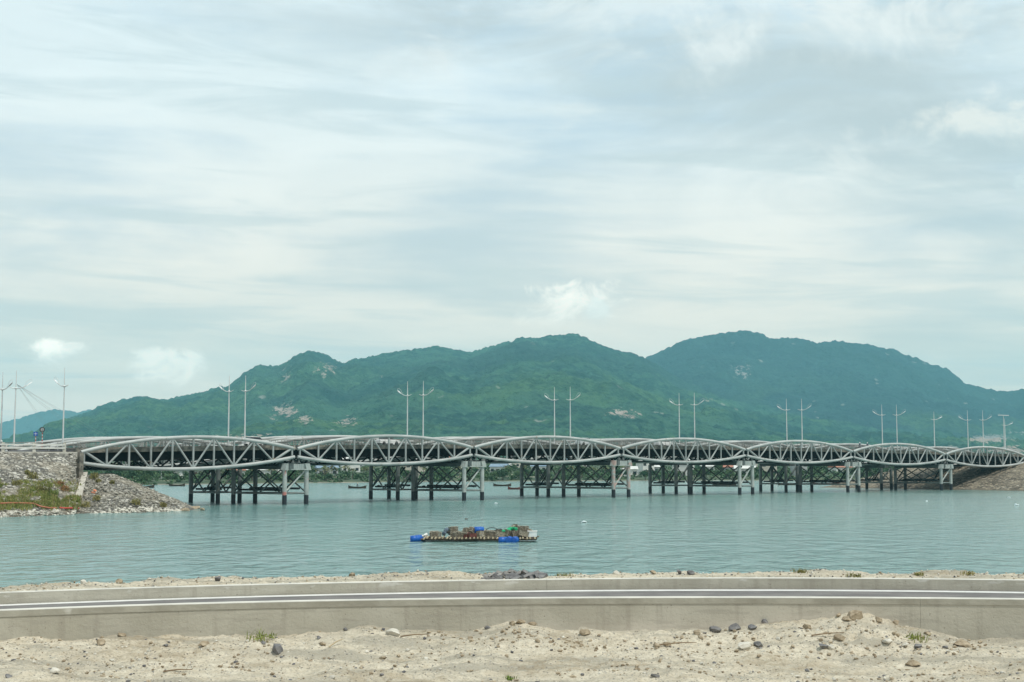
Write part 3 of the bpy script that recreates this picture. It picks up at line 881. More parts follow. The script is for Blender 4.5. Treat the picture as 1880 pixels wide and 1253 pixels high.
PAIRS = [(450, 420), (777, 748), (1047, 1018), (1275, 1247), (1472, 1444), (1646, 1619), (1804, 1776)]
angF = math.atan2(-RD.y, -RD.x); angB = math.atan2(RD.y, RD.x)
for i, (pf, pb) in enumerate(PAIRS):
    s = s_for(pf, 11.7); place_lamp(on(s, 11.7, deck_z(s) - .05), angF, 'tall pale street lamp over the %s truss span, its lamp arm reaching right' % ORD[i])
    s = s_for(pb, 14.5); place_lamp(on(s, 14.5, deck_z(s) - .05), angB, 'tall pale street lamp over the %s truss span, its lamp arm reaching left' % ORD[i])
place_lamp(at_y(115, 829, 211.0), angB, 'street lamp standing just left of the bridge end, beside the striped sign posts', 1.06)
place_lamp(at_y(25, 829, 214.0), R(25), 'slightly leaning street lamp with cables strung from its top, left of the road signs', 1.04, R(0.4))
place_lamp(at_y(1, 829, 216.0), angF, 'street lamp cut by the left edge of the picture', 1.03)
place_lamp(at_y(1716, 822, 372.0), R(12), 'lone shorter street lamp over the sixth truss span with its lamp arm to the right', 0.80)
place_lamp(at_y(1846, 826, 385.0), R(8), 'street lamp at the far right under a flat topped lamp', 0.72)
fl = at_y(1844, 828, 400.0)
t = empty('flat_lamp', fl, 'distant lamp post topped by a flat white double head at far right', 'street lamp')
MB().tube([fl, fl + Vector((0, 0, 9.9))], [.12, .06], 8).build('pole', M['lamp'], t, fl)
MB().box(fl + Vector((0, 0, 9.95)), (2.9, .5, .16), 0, 0, R(2)).build('lamp_head', M['lamp_white'], t, fl)

# cables fanning from the leaning lamp
c0 = at_y(31, 706, 214.0)
for i, (ex, ey, ed) in enumerate([(300, 846, 620), (285, 848, 640), (250, 850, 600), (235, 852, 560), (150, 850, 700), (140, 852, 660)]):
    p1 = at_y(ex, ey, ed); pts = []
    for q in range(13):
        t_ = q / 12; p = c0.lerp(p1, t_); p.z -= 4 * t_ * (1 - t_) * 1.2; pts.append(p)
    tag(MB().tube(pts, .014, 5).build('overhead_cable', M['wire']), 'thin cable sloping down to the right from the leaning lamp by the left bank', 'cable', 'overhead cables')

# ------------------------------------------------------------------ road signs, motorbikes, people
def striped_pole(px_, Y, ybase, h, label, shape):
    b = at_y(px_, ybase, Y); t = empty('road_sign', b, label, 'road sign', 'road signs on the left approach')
    for mname, pp, k0 in (('white', 'pole', 0), ('red', 'stripes', 1)):
        mb = MB()
        if k0 == 0: mb.tube([b, b + Vector((0, 0, h))], .055, 8)
        else:
            for q in range(int(h / .5)):
                mb.tube([b + Vector((0, 0, .25 + q * .5)), b + Vector((0, 0, .5 + q * .5))], .062, 8)
        mb.build(pp, M[mname], t, b)
    top = b + Vector((0, -.09, h))
    if shape == 'square':
        MB().box(top + Vector((0, 0, .02)), (.62, .04, .58)).build('sign_panel', M['blue_sign'], t, b)
        mk = MB(); mk.box(top + Vector((0, -.03, .04)), (.5, .012, .05)); mk.box(top + Vector((.02, -.036, .02)), (.05, .012, .44)); mk.build('sign_marks', M['white'], t, b)
    else:
        MB().lathe(top + Vector((0, 0, .25)), [(.36, -.02), (.36, .02)], 24).build('sign_panel', M['white'], t, b)
        rg = [top + Vector((.33 * math.cos(a), -.04, .25 + .33 * math.sin(a))) for a in np.linspace(0, 2 * math.pi, 25)]
        mb = MB().tube(rg, .06, 6, False); mb.build('sign_ring', M['black'], t, b)
        MB().box(top + Vector((0, -.04, .25)), (.07, .02, .34)).build('sign_marks', M['black'], t, b)
    return t


striped_pole(65, 210, 826, 2.3, 'square blue road sign on a red and white striped post', 'square')
rs = striped_pole(77, 210, 826, 2.7, 'round dark-rimmed road sign on a red and white striped post', 'round')
for ch in rs.children:
    if ch.name.startswith('sign_panel'):
        # turn the disc to face the road and the water
        vs = ch.data.vertices
        cz = sum(v.co.z for v in vs) / len(vs); cy = sum(v.co.y for v in vs) / len(vs)
        for v in vs:
            y, z = v.co.y - cy, v.co.z - cz
            v.co.y, v.co.z = cy + z, cz + y


def motorbike(pos, rz, label, body='black'):
    t = empty('motorbike', pos, label, 'motorbike', None, rz)
    o = Vector((0, 0, 0))
    for x in (-.62, .62):
        ring = [(x + .27 * math.cos(a), 0, .29 + .27 * math.sin(a)) for a in np.linspace(0, 2 * math.pi, 19)]
        wh = MB().tube(ring, .05, 6, False).build('wheel', M['black'], t)
        MB().lathe((x, 0, .29), [(.20, -.015), (.20, .015)], 14, 'Z').build('rim', M['lamp'], wh)
        rim = wh.children[0]
        for v in rim.data.vertices: v.co.y, v.co.z = v.co.z - .29, .29 + v.co.y
    MB().add([(-.75, -.12, .62), (-.2, -.16, .36), (.2, -.16, .36), (.45, -.06, .95), (-.75, .12, .62), (-.2, .16, .36), (.2, .16, .36), (.45, .06, .95), (-.1, -.15, .68), (-.1, .15, .68)],
             [(0, 1, 8), (1, 2, 8), (2, 3, 8), (4, 9, 5), (5, 9, 6), (6, 9, 7), (0, 8, 9, 4), (8, 3, 7, 9), (0, 4, 5, 1), (1, 5, 6, 2), (2, 6, 7, 3)]).build('body', M[body], t)
    MB().box((-.33, 0, .76), (.75, .26, .1)).build('seat', M['black'], t)
    MB().tube([(.62, 0, .29), (.42, 0, 1.0)], .035, 6).build('fork', M['lamp'], t)
    MB().tube([(.36, -.34, 1.05), (.44, 0, 1.0), (.36, .34, 1.05)], .02, 6).build('handlebar', M['black'], t)
    MB().rock((.53, 0, .92), .09, 3, 1, 1).build('headlight', M['lamp_white'], t)
    return t


def skinned(name, pts, edges, radii, mat, parent=None, loc=(0, 0, 0)):
    me = bpy.data.meshes.new(name); me.from_pydata(pts, edges, []); me.materials.append(mat)
    ob = bpy.data.objects.new(name, me); COL.objects.link(ob)
    md = ob.modifiers.new('skin', 'SKIN'); md.use_smooth_shade = True
    if not me.skin_vertices: me.skin_vertices.new()
    for i, r_ in enumerate(radii): me.skin_vertices[0].data[i].radius = (r_, r_)
    me.skin_vertices[0].data[0].use_root = True
    ob.modifiers.new('sub', 'SUBSURF').levels = 1
    ob.modifiers['sub'].render_levels = 1
    if parent: ob.parent = parent
    return ob


def seated_person(pos, rz, label, helmet):
    """someone sitting astride, hands forward; x is ahead"""
    t = empty('person', pos, label, 'person', None, rz)
    P = [(-.3, 0, .88), (-.27, 0, 1.15), (-.2, 0, 1.38), (-.17, 0, 1.50), (-.14, 0, 1.62), (-.13, 0, 1.72)]
    E = [(i, i + 1) for i in range(5)]; Rr = [.14, .14, .16, .06, .09, .08]
    for sg in (-1, 1):
        b = len(P)
        P += [(-.18, .19 * sg, 1.38), (.05, .24 * sg, 1.17), (.33, .27 * sg, 1.08), (.40, .28 * sg, 1.07)]; Rr += [.065, .05, .04, .04]
        E += [(2, b), (b, b + 1), (b + 1, b + 2), (b + 2, b + 3)]
        b = len(P)
        P += [(-.28, .10 * sg, .86), (.13, .17 * sg, .80), (.02, .17 * sg, .40), (.14, .17 * sg, .34)]; Rr += [.095, .075, .055, .045]
        E += [(0, b), (b, b + 1), (b + 1, b + 2), (b + 2, b + 3)]
    skinned('body', P, E, Rr, M['jacket'], t)
    MB().lathe((-.13, 0, 1.62), [(.115, -.02), (.14, .06), (.125, .15), (.06, .21)], 12).build('helmet' if helmet else 'hat', M['white'] if helmet else M['bamboo'], t)
    MB().rock((-.07, 0, 1.60), .085, 5, 1.25, 2).build('face', M['skin'], t)
    return t


angU = math.atan2(U.y, U.x)
p = on(-8.0, 3.0, 8.47)
pk = at_y(98, 828, 206); pk.z = 8.05
motorbike(pk, R(20), 'dark motorbike parked behind the guard rail on the left bank')
lp = at_y(4, 828, 207); lp.z = 8.05
motorbike(lp, angU, 'motorbike at the left edge of the picture carrying a rider in a white helmet'); seated_person(lp, angU, 'person in a white helmet riding at the left edge of the picture', True)
for (ppx, lab) in ((1578, 'left of the two'), (1592, 'right of the two')):
    s = s_for(ppx, 5.0); q = on(s, 5.0, deck_z(s) + .03)
    motorbike(q, angU, 'small dark motorbike crossing the bridge above the fifth pier, %s' % lab); seated_person(q, angU, 'rider in dark clothes and white helmet on the bridge, %s' % lab, True)


def car(pos, rz, label, mat):
    t = empty('car', pos, label, 'car', 'cars crossing the bridge', rz)
    sec = [(-2.1, .35, .62, .80), (-2.05, .3, .9, .84), (-1.5, .28, .98, .86), (1.2, .28, .92, .86), (2.0, .3, .78, .80), (2.1, .38, .6, .74)]
    vs = []
    for x, z0, z1, hw in sec: vs += [(x, -hw, z0), (x, hw, z0), (x, hw * .96, z1), (x, -hw * .96, z1)]
    fs = [(4 * i + j, 4 * i + 4 + j, 4 * i + 4 + (j + 1) % 4, 4 * i + (j + 1) % 4) for i in range(5) for j in range(4)] + [(0, 1, 2, 3), (23, 22, 21, 20)]
    bd = MB().add(vs, fs); bd.build('body', mat, t)
    MB().add([(-1.5, -.78, .96), (1.0, -.78, .92), (.35, -.62, 1.42), (-1.15, -.62, 1.44), (-1.5, .78, .96), (1.0, .78, .92), (.35, .62, 1.42), (-1.15, .62, 1.44)],
             [(0, 1, 2, 3), (5, 4, 7, 6), (1, 5, 6, 2), (4, 0, 3, 7)]).build('window', M['glass_dark'], t)
    MB().add([(-1.18, -.64, 1.435), (.38, -.64, 1.415), (.38, .64, 1.415), (-1.18, .64, 1.435), (-1.1, -.55, 1.5), (.25, -.55, 1.48), (.25, .55, 1.48), (-1.1, .55, 1.5)],
             [(0, 1, 5, 4), (1, 2, 6, 5), (2, 3, 7, 6), (3, 0, 4, 7), (4, 5, 6, 7), (3, 2, 1, 0)]).build('roof', mat, t)
    for x in (-1.3, 1.3):
        for y in (-.8, .8):
            wl = MB().lathe((0, 0, 0), [(.30, -.1), (.32, -.06), (.32, .06), (.30, .1)], 16, 'X', R(90)).build('wheel', M['black'], t); wl.location = (x, y, .32)
    return t


for (cpx, r_, ppx_lab, mt) in ((470, 7.6, 'white car crossing above the right part of the first span', 'white'), (712, 7.6, 'white car crossing at the middle of the second span', 'white'), (1075, 7.8, 'grey car crossing near the middle of the third span', 'lamp'), (1218, 7.6, 'white car crossing at the left part of the fourth span', 'white')):
    s = s_for(cpx, r_); car(on(s, r_, deck_z(s) + .03), angU, ppx_lab, M[mt])

# ------------------------------------------------------------------ vegetation on the left bank
def blades(mb, c, r_, h, n, rr, lean=.5, w_=.05):
    for _ in range(n):
        a = rr.uniform(0, 6.28); d = r_ * math.sqrt(rr.random()); x, y = c[0] + d * math.cos(a), c[1] + d * math.sin(a)
        hh = h * rr.uniform(.5, 1.1); la = rr.uniform(0, 6.28); l_ = hh * lean * rr.random(); wa = rr.uniform(0, 3.14); ww = w_ * rr.uniform(.6, 1.3)
        p0 = Vector((x - ww * math.cos(wa), y - ww * math.sin(wa), c[2] - .05)); p1 = Vector((x + ww * math.cos(wa), y + ww * math.sin(wa), c[2] - .05))
        m_ = Vector((x + l_ * .4 * math.cos(la), y + l_ * .4 * math.sin(la), c[2] + hh * .6)); tip = Vector((x + l_ * math.cos(la), y + l_ * math.sin(la), c[2] + hh))
        e_ = Vector((math.cos(wa), math.sin(wa), 0)) * ww * .7
        mb.add([p0, p1, m_ + e_, m_ - e_, tip], [(0, 1, 2, 3), (3, 2, 4)])


def leafball(mb, c, rad, n, size, rr, flat=.8):
    lob = [(Vector((rr.uniform(-.6, .6), rr.uniform(-.6, .6), rr.uniform(-.4, .6))), rr.uniform(.35, .62)) for _ in range(9)]
    for _ in range(n):
        lc, lr = rr.choice(lob)
        d = Vector((rr.gauss(0, 1), rr.gauss(0, 1), rr.gauss(0, 1))).normalized() * lr * rr.uniform(.7, 1.05)
        p = (lc + d); p = Vector((p.x * rad, p.y * rad, p.z * rad * flat)) + Vector(c)
        a = Vector((rr.gauss(0, 1), rr.gauss(0, 1), rr.gauss(0, .6))).normalized() * size * rr.uniform(.6, 1.2)
        b = a.cross(Vector((rr.gauss(0, 1), rr.gauss(0, 1), rr.gauss(0, 1)))).normalized() * size * .55
        mb.add([p - a, p + b, p + a, p - b], [(0, 1, 2, 3)])
    return mb


def lz(x, y): return float(left_z(np.array(x), np.array(y)))


def slope_pt(px_, py_):
    """where the sight line of a picture point meets the left bank"""
    d = ray(px_, py_)
    for Y in np.arange(172, 215, .15):
        t_ = Y / d.y; x = d.x * t_; z = HC + d.z * t_
        if z <= lz(x, Y): return Vector((x, Y, lz(x, Y)))
    return Vector((d.x * 200 / d.y, 200, 0))


vr = random.Random(5)
gm = MB(); gd = MB()
for _ in range(2600):
    px_ = vr.uniform(-8, 148); py_ = vr.uniform(884, 938)
    dens = np.interp(py_, [884, 900, 915, 930, 938], [.25, .5, .95, 1.0, .35]) * np.interp(px_, [0, 60, 120, 148], [1, 1, .8, .5])
    if vr.random() > dens or fbm(np.array(px_ / 22.), np.array(py_ / 9.), 3) < .45 - .15 * (py_ > 912): continue
    blades(gm if vr.random() < .62 else gd, slope_pt(px_, py_), .32, .42, 9, vr, .8, .045)
tag(gm.build('bank_grass', M['grass']), 'patchy green grass over the lower stone bank', 'grass', kind='stuff')
tag(gd.build('dry_bank_grass', M['dry_grass']), 'olive dry grass mixed over the stone bank', 'grass', kind='stuff')
BUSH = [(60, 880, 9, 'dry_grass', 'olive bush high on the stone bank, uppermost of the bushes'), (52, 872, 6, 'dry_grass', 'small olive tuft above the uppermost bush on the stone bank'), (72, 902, 7, 'dry_grass', 'olive bush mid slope left of the rusty weeds'),
        (98, 909, 8, 'grass', 'dense dark green bush below the rusty weeds'), (86, 904, 7, 'dry_grass', 'low bush beside the dense dark green bush'), (118, 902, 8, 'brown_grass', 'rusty brown patch of weeds on the stone bank'),
        (112, 892, 6, 'brown_grass', 'rusty brown weeds at the top of the brown patch'), (140, 923, 7, 'grass', 'green bush at the foot of the concrete edging'), (158, 931, 8, 'dry_grass', 'olive bush right of the concrete edging near the water'),
        (174, 879, 8, 'dry_grass', 'yellowish bush under the left end of the bottom chord'), (180, 886, 5, 'dry_grass', 'small yellow tuft under the bridge end'), (177, 919, 7, 'dry_grass', 'olive bush topped by an orange cloth'),
        (250, 927, 9, 'dry_grass', 'low brown bush on the right tip of the bank'), (300, 931, 6, 'dry_grass', 'tuft near the pointed tip of the bank'), (205, 889, 5, 'dry_grass', 'tiny tuft high on the cone of stones'), (30, 893, 8, 'dry_grass', 'leftmost olive bush on the stone bank')]
for (bx, by, sz, mt, lab) in BUSH:
    c = slope_pt(bx, by); rad = sz * .075 * 1.15
    mb = leafball(MB(), c + Vector((0, 0, rad * .45)), rad, 150, .13, vr, .75); blades(mb, c, rad * .9, rad * 1.3, 45, vr, .8, .04)
    tag(mb.build('shrub', M[mt], None, c), lab, 'shrub', 'shrubs on the stone bank')
c = slope_pt(175, 912); cl = MB()
for i in range(5):
    a = Vector((vr.uniform(-.4, .4), -.35, .45 + vr.uniform(0, .35))); cl.rock(c + a, vr.uniform(.18, .3), i, .7, 2)
tag(cl.build('orange_cloth', M['flower'], None, c), 'crumpled orange cloth caught on an olive bush on the stone bank', 'cloth')
hp = [slope_pt(x, y) + Vector((0, -.2, .25)) for x, y in ((-8, 929), (20, 928), (45, 928), (62, 929), (75, 934), (92, 937), (105, 937))]
tag(MB().tube(hp, .10, 8).build('hose', M['orange']), 'long orange hose lying along the grass at the foot of the stone bank', 'hose')
hp = [slope_pt(x, y) + Vector((0, -.2, .25)) for x, y in ((110, 936), (120, 937), (132, 937.5), (145, 938))]
tag(MB().tube(hp, .10, 8).build('hose', M['red']), 'short dark red piece of hose right of the long orange hose', 'hose')
# the individual pitched stones standing proud of the bank
bst = [MB(), MB(), MB()]; b2 = random.Random(77)
for _ in range(7000):
    ppx = b2.uniform(-25, 345); Y = b2.uniform(174, 224); x = (ppx - 940) / F * Y; z = lz(x, Y)
    if abs(ppx - 149) < 8 and z < 5.0 and Y > 192: continue
    if z < .05 or z > 7.95 or (x > XB * Y and z > 4.88): continue
    s_ = b2.choice((.11, .13, .16, .2, .24, .32)) * b2.uniform(.8, 1.15)
    bst[b2.choice((0, 0, 1, 1, 2))].rock((x, Y, z + s_ * .12), s_, b2.random(), .6, 1)
for mb, c_, nm, ad in zip(bst, (((0.12, 0.11, 0.09), (0.22, 0.205, 0.17)), ((0.22, 0.205, 0.165), (0.34, 0.32, 0.265)), ((0.36, 0.345, 0.295), (0.52, 0.50, 0.44))), ('dark_bank_stones', 'grey_bank_stones', 'pale_bank_stones'), ('dark', 'grey', 'pale')):
    tag(mb.build(nm, surf(nm, c_[0], c_[1], 1.5, .9)), '%s stones pitched over the left bank' % ad, 'stones', kind='stuff')
# pale stones at the water's edge
st = MB()
for _ in range(520):
    t_ = vr.random(); x = -66 + 22.8 * t_; y = float(np.interp(x, WLX, WLY)) + vr.uniform(-.2, 2.2)
    st.rock((x, y, lz(x, y) + vr.uniform(-.05, .12)), vr.choice((.12, .15, .2, .28, .42)), vr.random(), .65, 1)
tag(st.build('shore_stones', M['rock_pale']), 'pale loose stones along the waterline of the left bank', 'stones', kind='stuff')
for (x, y, s_, lab) in ((357, 929, .95, 'large rounded pinkish boulder beside the leftmost pier column'), (341, 933, .7, 'boulder at the pointed tip of the bank'), (372, 932, .5, 'small low boulder at the waterline just right of the large one')):
    b = at_z(x, y + 4, 0.12); b.z = .1
    tag(MB().rock(b, s_, x, .6, 3).build('boulder', M['rock_tan'], None, b), lab, 'boulder', 'boulders off the tip of the bank')

# ------------------------------------------------------------------ far shore: trees, palms, houses
tr = random.Random(21)


def make_tree(seed, h):
    rr = random.Random(seed); root = empty('tree', (0, 0, 0))
    tk = MB().tube([(0, 0, -.3), (.05, 0, h * .25), (0, .1, h * .6)], [h * .045, h * .035, h * .015], 7)
    for q in range(4):
        a = q * 1.6 + seed; tk.tube([(0, .05, h * .35), (h * .2 * math.cos(a), h * .2 * math.sin(a), h * .62)], [h * .018, h * .007], 5)
    tk.build('trunk', M['trunk'], root)
    leafball(MB(), (0, 0, h * .6), h * .56, 420, h * .075, rr, .78).build('crown', M['leaf'], root)
    return root


def make_palm(seed, h):
    rr = random.Random(seed); root = empty('palm_tree', (0, 0, 0))
    lx = rr.uniform(-.8, .8)
    MB().tube([(0, 0, -.3), (lx * .3, 0, h * .4), (lx, 0, h * .85)], [.17, .13, .10], 7).build('trunk', M['trunk'], root)
    cr = MB(); top = Vector((lx, 0, h * .85))
    for q in range(16):
        a = q * 2.4; el = rr.uniform(-.2, .9); ln = h * rr.uniform(.30, .42); prev = None
        for j in range(6):
            t_ = j / 5; rad = ln * t_; z = math.sin(el) * rad - .9 * t_ * t_ * ln * .55
            p = top + Vector((math.cos(a) * rad * math.cos(el * .6), math.sin(a) * rad * math.cos(el * .6), z))
            w_ = .32 * math.sin(math.pi * (t_ * .85 + .1)); s_ = Vector((-math.sin(a), math.cos(a), -.25)) * w_; s2 = Vector((math.sin(a), -math.cos(a), -.25)) * w_
            if prev: cr.add([prev[0], prev[1], p, p + s_], [(0, 1, 2, 3)] if False else [(0, 2, 3), (0, 3, 1)]); cr.add([prev[0], prev[2], p, p + s2], [(0, 3, 2), (0, 1, 3)])
            prev = (p, p + s_, p + s2)
    cr.build('crown', M['palm_leaf'], root)
    return root


protos = [make_tree(s, 5.0) for s in (1, 2, 3)]; palms = [make_palm(s, 5.5) for s in (4, 5)]
usedset = set()


def put(proto_, loc, rz, sc_, label, cat, group):
    o = proto_ if proto_.name not in usedset else copy_tree(proto_)
    usedset.add(proto_.name); o.location = loc; o.rotation_euler = (0, 0, rz); o.scale = (sc_ * tr.uniform(.9, 1.2), sc_ * tr.uniform(.9, 1.2), sc_)
    tag(o, label, cat, group)


for i in range(190):
    px_ = tr.uniform(195, 1700) if i > 30 else tr.uniform(195, 330)
    z, ys = shore_z(px_, 0); Y = ys + 7 + tr.random() ** 1.7 * 260; z, _ = shore_z(px_, Y)
    put(tr.choice(protos), ((px_ - 940) / F * Y, Y, z), tr.uniform(0, 6.28), tr.uniform(.42, .85) * (1 + (Y - ys) / 900), 'dark green bushy tree on the far shore under the bridges', 'tree', 'bushy trees on the far shore')
for i in range(46):
    px_ = tr.choice((tr.uniform(590, 690), tr.uniform(690, 1150), tr.uniform(300, 590)))
    z, ys = shore_z(px_, 0); Y = ys + 10 + tr.random() * 60; z, _ = shore_z(px_, Y)
    put(tr.choice(palms), ((px_ - 940) / F * Y, Y, z), tr.uniform(0, 6.28), tr.uniform(.6, 1.0), 'shaggy palm tree near the beach of the far shore', 'palm tree', 'palm trees on the far shore')
# low scrub reading as one mass
sb = MB()
for i in range(1500):
    px_ = tr.uniform(150, 1750); z, ys = shore_z(px_, 0); Y = ys + 5 + tr.random() ** 1.5 * 420; z, _ = shore_z(px_, Y)
    leafball(sb, ((px_ - 940) / F * Y, Y, z + .7), tr.uniform(1.2, 3.0), 34, .55, tr, .7)
tag(sb.build('shore_scrub', M['leaf']), 'low green scrub covering the far shore', 'scrub', kind='stuff')

HWALL = [surf('house_wall_white', (0.62, 0.63, 0.60), (0.74, 0.74, 0.70), .3, .8), surf('house_wall_cream', (0.50, 0.47, 0.40), (0.62, 0.58, 0.50), .3, .8), surf('house_wall_grey', (0.34, 0.36, 0.36), (0.46, 0.48, 0.47), .3, .8)]
HROOF = [surf('roof_pale_sheet', (0.55, 0.56, 0.54), (0.70, 0.70, 0.67), .5, .5), surf('roof_tile_red', (0.32, 0.13, 0.09), (0.42, 0.20, 0.14), .5, .8), surf('roof_blue_sheet', (0.16, 0.24, 0.32), (0.22, 0.30, 0.38), .5, .5)]
RN = ['pale sheet', 'red tiled', 'blue sheet']; WN = ['white', 'cream', 'grey']
hn = 0
seen_lab = {}
for i in range(64):
    px_ = tr.uniform(215, 1560) if i > 18 else tr.uniform(215, 520)
    z, ys = shore_z(px_, 0); Y = ys + 45 + tr.random() ** 1.2 * 330; z, _ = shore_z(px_, Y)
    wi, ri = tr.choice((0, 0, 1, 2)), tr.choice((0, 0, 1, 2)); big_ = tr.random() < .3
    w_, d_, h_ = tr.uniform(5, 8.5), tr.uniform(5, 7), tr.choice((2.9, 3.1, 3.3)) if not big_ else 5.8
    c = Vector(((px_ - 940) / F * Y, Y, z - .2)); rz = tr.uniform(-.4, .4)
    sp = min(int((px_ - 145) / 330), 4)
    lab = '%s %s house with %s roof on the far shore, %s' % ('two-storey' if h_ > 5 else 'small', WN[wi], RN[ri], 'seen under the %s span' % ORD[min(6, max(0, sum(px_ > q for q in (547, 873, 1140, 1367, 1564, 1736))))])
    t = empty('house', c, lab, 'house', 'houses on the far shore', rz)
    MB().box((0, 0, h_ / 2), (w_, d_, h_)).build('wall', HWALL[wi], t)
    rf = MB(); o_ = .4; hh = tr.uniform(1.0, 1.9)
    rf.add([(-w_ / 2 - o_, -d_ / 2 - o_, h_), (w_ / 2 + o_, -d_ / 2 - o_, h_), (w_ / 2 + o_, d_ / 2 + o_, h_), (-w_ / 2 - o_, d_ / 2 + o_, h_), (-w_ / 2 - o_, 0, h_ + hh), (w_ / 2 + o_, 0, h_ + hh),
            (-w_ / 2 - o_, -d_ / 2 - o_, h_ + .12), (w_ / 2 + o_, -d_ / 2 - o_, h_ + .12), (w_ / 2 + o_, d_ / 2 + o_, h_ + .12), (-w_ / 2 - o_, d_ / 2 + o_, h_ + .12)],
           [(6, 7, 5, 4), (8, 9, 4, 5), (9, 6, 4), (7, 8, 5), (0, 1, 7, 6), (1, 2, 8, 7), (2, 3, 9, 8), (3, 0, 6, 9), (3, 2, 1, 0)])
    rf.build('roof', HROOF[ri], t)
    MB().box((tr.uniform(-1, 1), -d_ / 2 - .03, 1.1), (1.1, .1, 2.2)).build('door', M['dark_wood'], t)
    for fl_ in range(2 if h_ > 5 else 1):
        for q in (-.33, .33): MB().box((q * w_, -d_ / 2 - .03, 1.7 + fl_ * 3), (1.3, .1, 1.2)).build('window', M['glass_dark'], t)

# ------------------------------------------------------------------ boats and floats
def boat(px_, py_, length, label, mat, person=False, rz=0.0):
    b = at_z(px_, py_, 0.0); t = empty('boat', b, label, 'boat', 'small boats on the lagoon', rz)
    hl = MB(); n = 11; vs = []
    for i in range(n):
        u_ = i / (n - 1) * 2 - 1; w_ = .62 * (1 - abs(u_) ** 2.6) + .02; sh = .42 + .42 * abs(u_) ** 3; x = u_ * length / 2
        vs += [(x, -w_, sh), (x, -w_ * .55, -.1), (x, w_ * .55, -.1), (x, w_, sh), (x, w_ * .86, sh - .03), (x, 0, .08), (x, -w_ * .86, sh - .03)]
    fs = [(7 * i + j, 7 * i + (j + 1) % 7, 7 * i + 7 + (j + 1) % 7, 7 * i + 7 + j) for i in range(n - 1) for j in range(7)]
    hl.add(vs, fs); hl.build('hull', M[mat], t)
    for x in (-.2, .22): MB().box((x * length, 0, .36), (.22, 1.0, .05)).build('thwart', M['bamboo'], t)
    return t


boat(656, 897, 4.6, 'small dark rowing boat with a seated person, left of the second pier', 'dark_wood', rz=.1)
bp = at_z(656, 897, 0); bp.z = -.42; seated_person(bp + Vector((.2, 0, 0)), R(8), 'person in dark clothes sitting in the small rowing boat', False)
boat(945, 899, 3.4, 'small reddish boat moored between the second and third piers', 'trap_red', rz=.05)
boat(922, 893, 5.0, 'long thin flat boat behind the reddish one', 'dark_wood', rz=-.1)
boat(1450, 891, 7.0, 'dark fishing boat near the far beach behind the fourth pier', 'dark_wood')
boat(1515, 890, 9.0, 'maroon fishing boat near the far beach, left of the fifth pier', 'trap_red')
boat(1330, 891, 7.0, 'low boat near the far beach behind the fourth truss span', 'dark_wood', rz=.1)
boat(262, 896, 6.0, 'low dark boat beyond the tip of the left bank', 'dark_wood', rz=.05)
boat(325, 893, 4.5, 'tiny boat moored off the far left shore', 'dark_wood')
for (x, y, s_, lab) in ((1071, 960, .55, 'white foam float drifting behind the right end of the raft'), (1866, 928, .6, 'right of the two white floats near the right edge'), (1852, 914, .5, 'left of the two white floats near the right edge'), (911, 925, .4, 'small white float just right of the second pier'), (1701, 921, .4, 'small white float before the sixth pier'), (855, 954, .4, 'dark scrap floating above the raft')):
    b = at_z(x, y, 0)
    fb = MB().rock((b.x, b.y, .05), s_ * .7, x, .45, 2); fb.rock((b.x + s_ * .5, b.y, .05), s_ * .4, y, .6, 1)
    tag(fb.build('float', M['dark_wood'] if 'dark' in lab else M['foam'], None, b), lab, 'float', 'floats on the water')

# ------------------------------------------------------------------ the raft with traps and barrels
def rp(px_, y_=0.0, z=0.0):
    """a point on the raft: picture column, metres towards the back, height"""
    q = at_z(px_, 994, 0.0); return Vector((q.x, q.y + y_, z))


RC = rp(880)
raft = empty('raft', RC, 'low bamboo raft floating mid lagoon under a load of traps', 'raft')
dk = MB(); rr = random.Random(3)
x0, x1 = rp(776).x, rp(985).x
for yy in (-1.05, -.4, .4, 1.05): dk.tube([(x0, RC.y + yy, .20), ((x0 + x1) / 2, RC.y + yy, .16), (x1 + rr.uniform(-.3, .3), RC.y + yy, .24)], .085, 8)
for q in range(16): dk.box((x0 + (x1 - x0) * (q + .5) / 16, RC.y, .20), ((x1 - x0) / 17, 2.1, .10))
dk.build('long_pole', M['dark_wood'], raft, RC)
for yy in (-1.0, 1.0): MB().tube([(x0 - .1, RC.y + yy * 1.12, .22), (x1, RC.y + yy * 1.12, .24)], .07, 8).build('side_pole', M['dark_wood'], raft, RC)
cp = MB()
for i in range(30):
    x = x0 + (x1 - x0) * (i + .5) / 30 + rr.uniform(-.07, .07); cp.tube([(x, RC.y - 1.35 - rr.uniform(0, .2), .31 + rr.uniform(-.03, .05)), (x + rr.uniform(-.1, .1), RC.y + 1.4, .33)], .078, 7)
cp.build('cross_poles', M['bamboo'], raft, RC)


def barrel(c, rz, label, up=False):
    t = empty('barrel', c, label, 'barrel', 'blue barrels on and around the raft', rz)
    prof = [(.24, -.44), (.285, -.42), (.29, -.2), (.305, -.18), (.305, -.14), (.29, -.12), (.29, .12), (.305, .14), (.305, .18), (.29, .2), (.285, .42), (.24, .44)]
    MB().lathe((0, 0, 0), prof, 18, 'Z' if up else 'X').build('drum', M['barrel'], t)
    return t


barrel(rp(763, -.3, .2), .12, 'blue barrel floating off the left end of the raft')
barrel(rp(771, .5, .22), -.3, 'paler blue barrel tucked behind the leftmost barrel')
barrel(rp(925, -1.75, .17), .05, 'left of the three blue barrels along the front of the raft')
barrel(rp(935, -1.7, .2), 1.4, 'middle of the three blue barrels along the front of the raft')
barrel(rp(945, -1.7, .19), 1.3, 'right of the three blue barrels along the front of the raft')
barrel(rp(878, .5, .92), .4, 'blue barrel resting on top of the traps behind the maroon crates')
barrel(rp(882, 1.1, .72), 1.0, 'blue barrel standing behind the traps at mid raft', True)


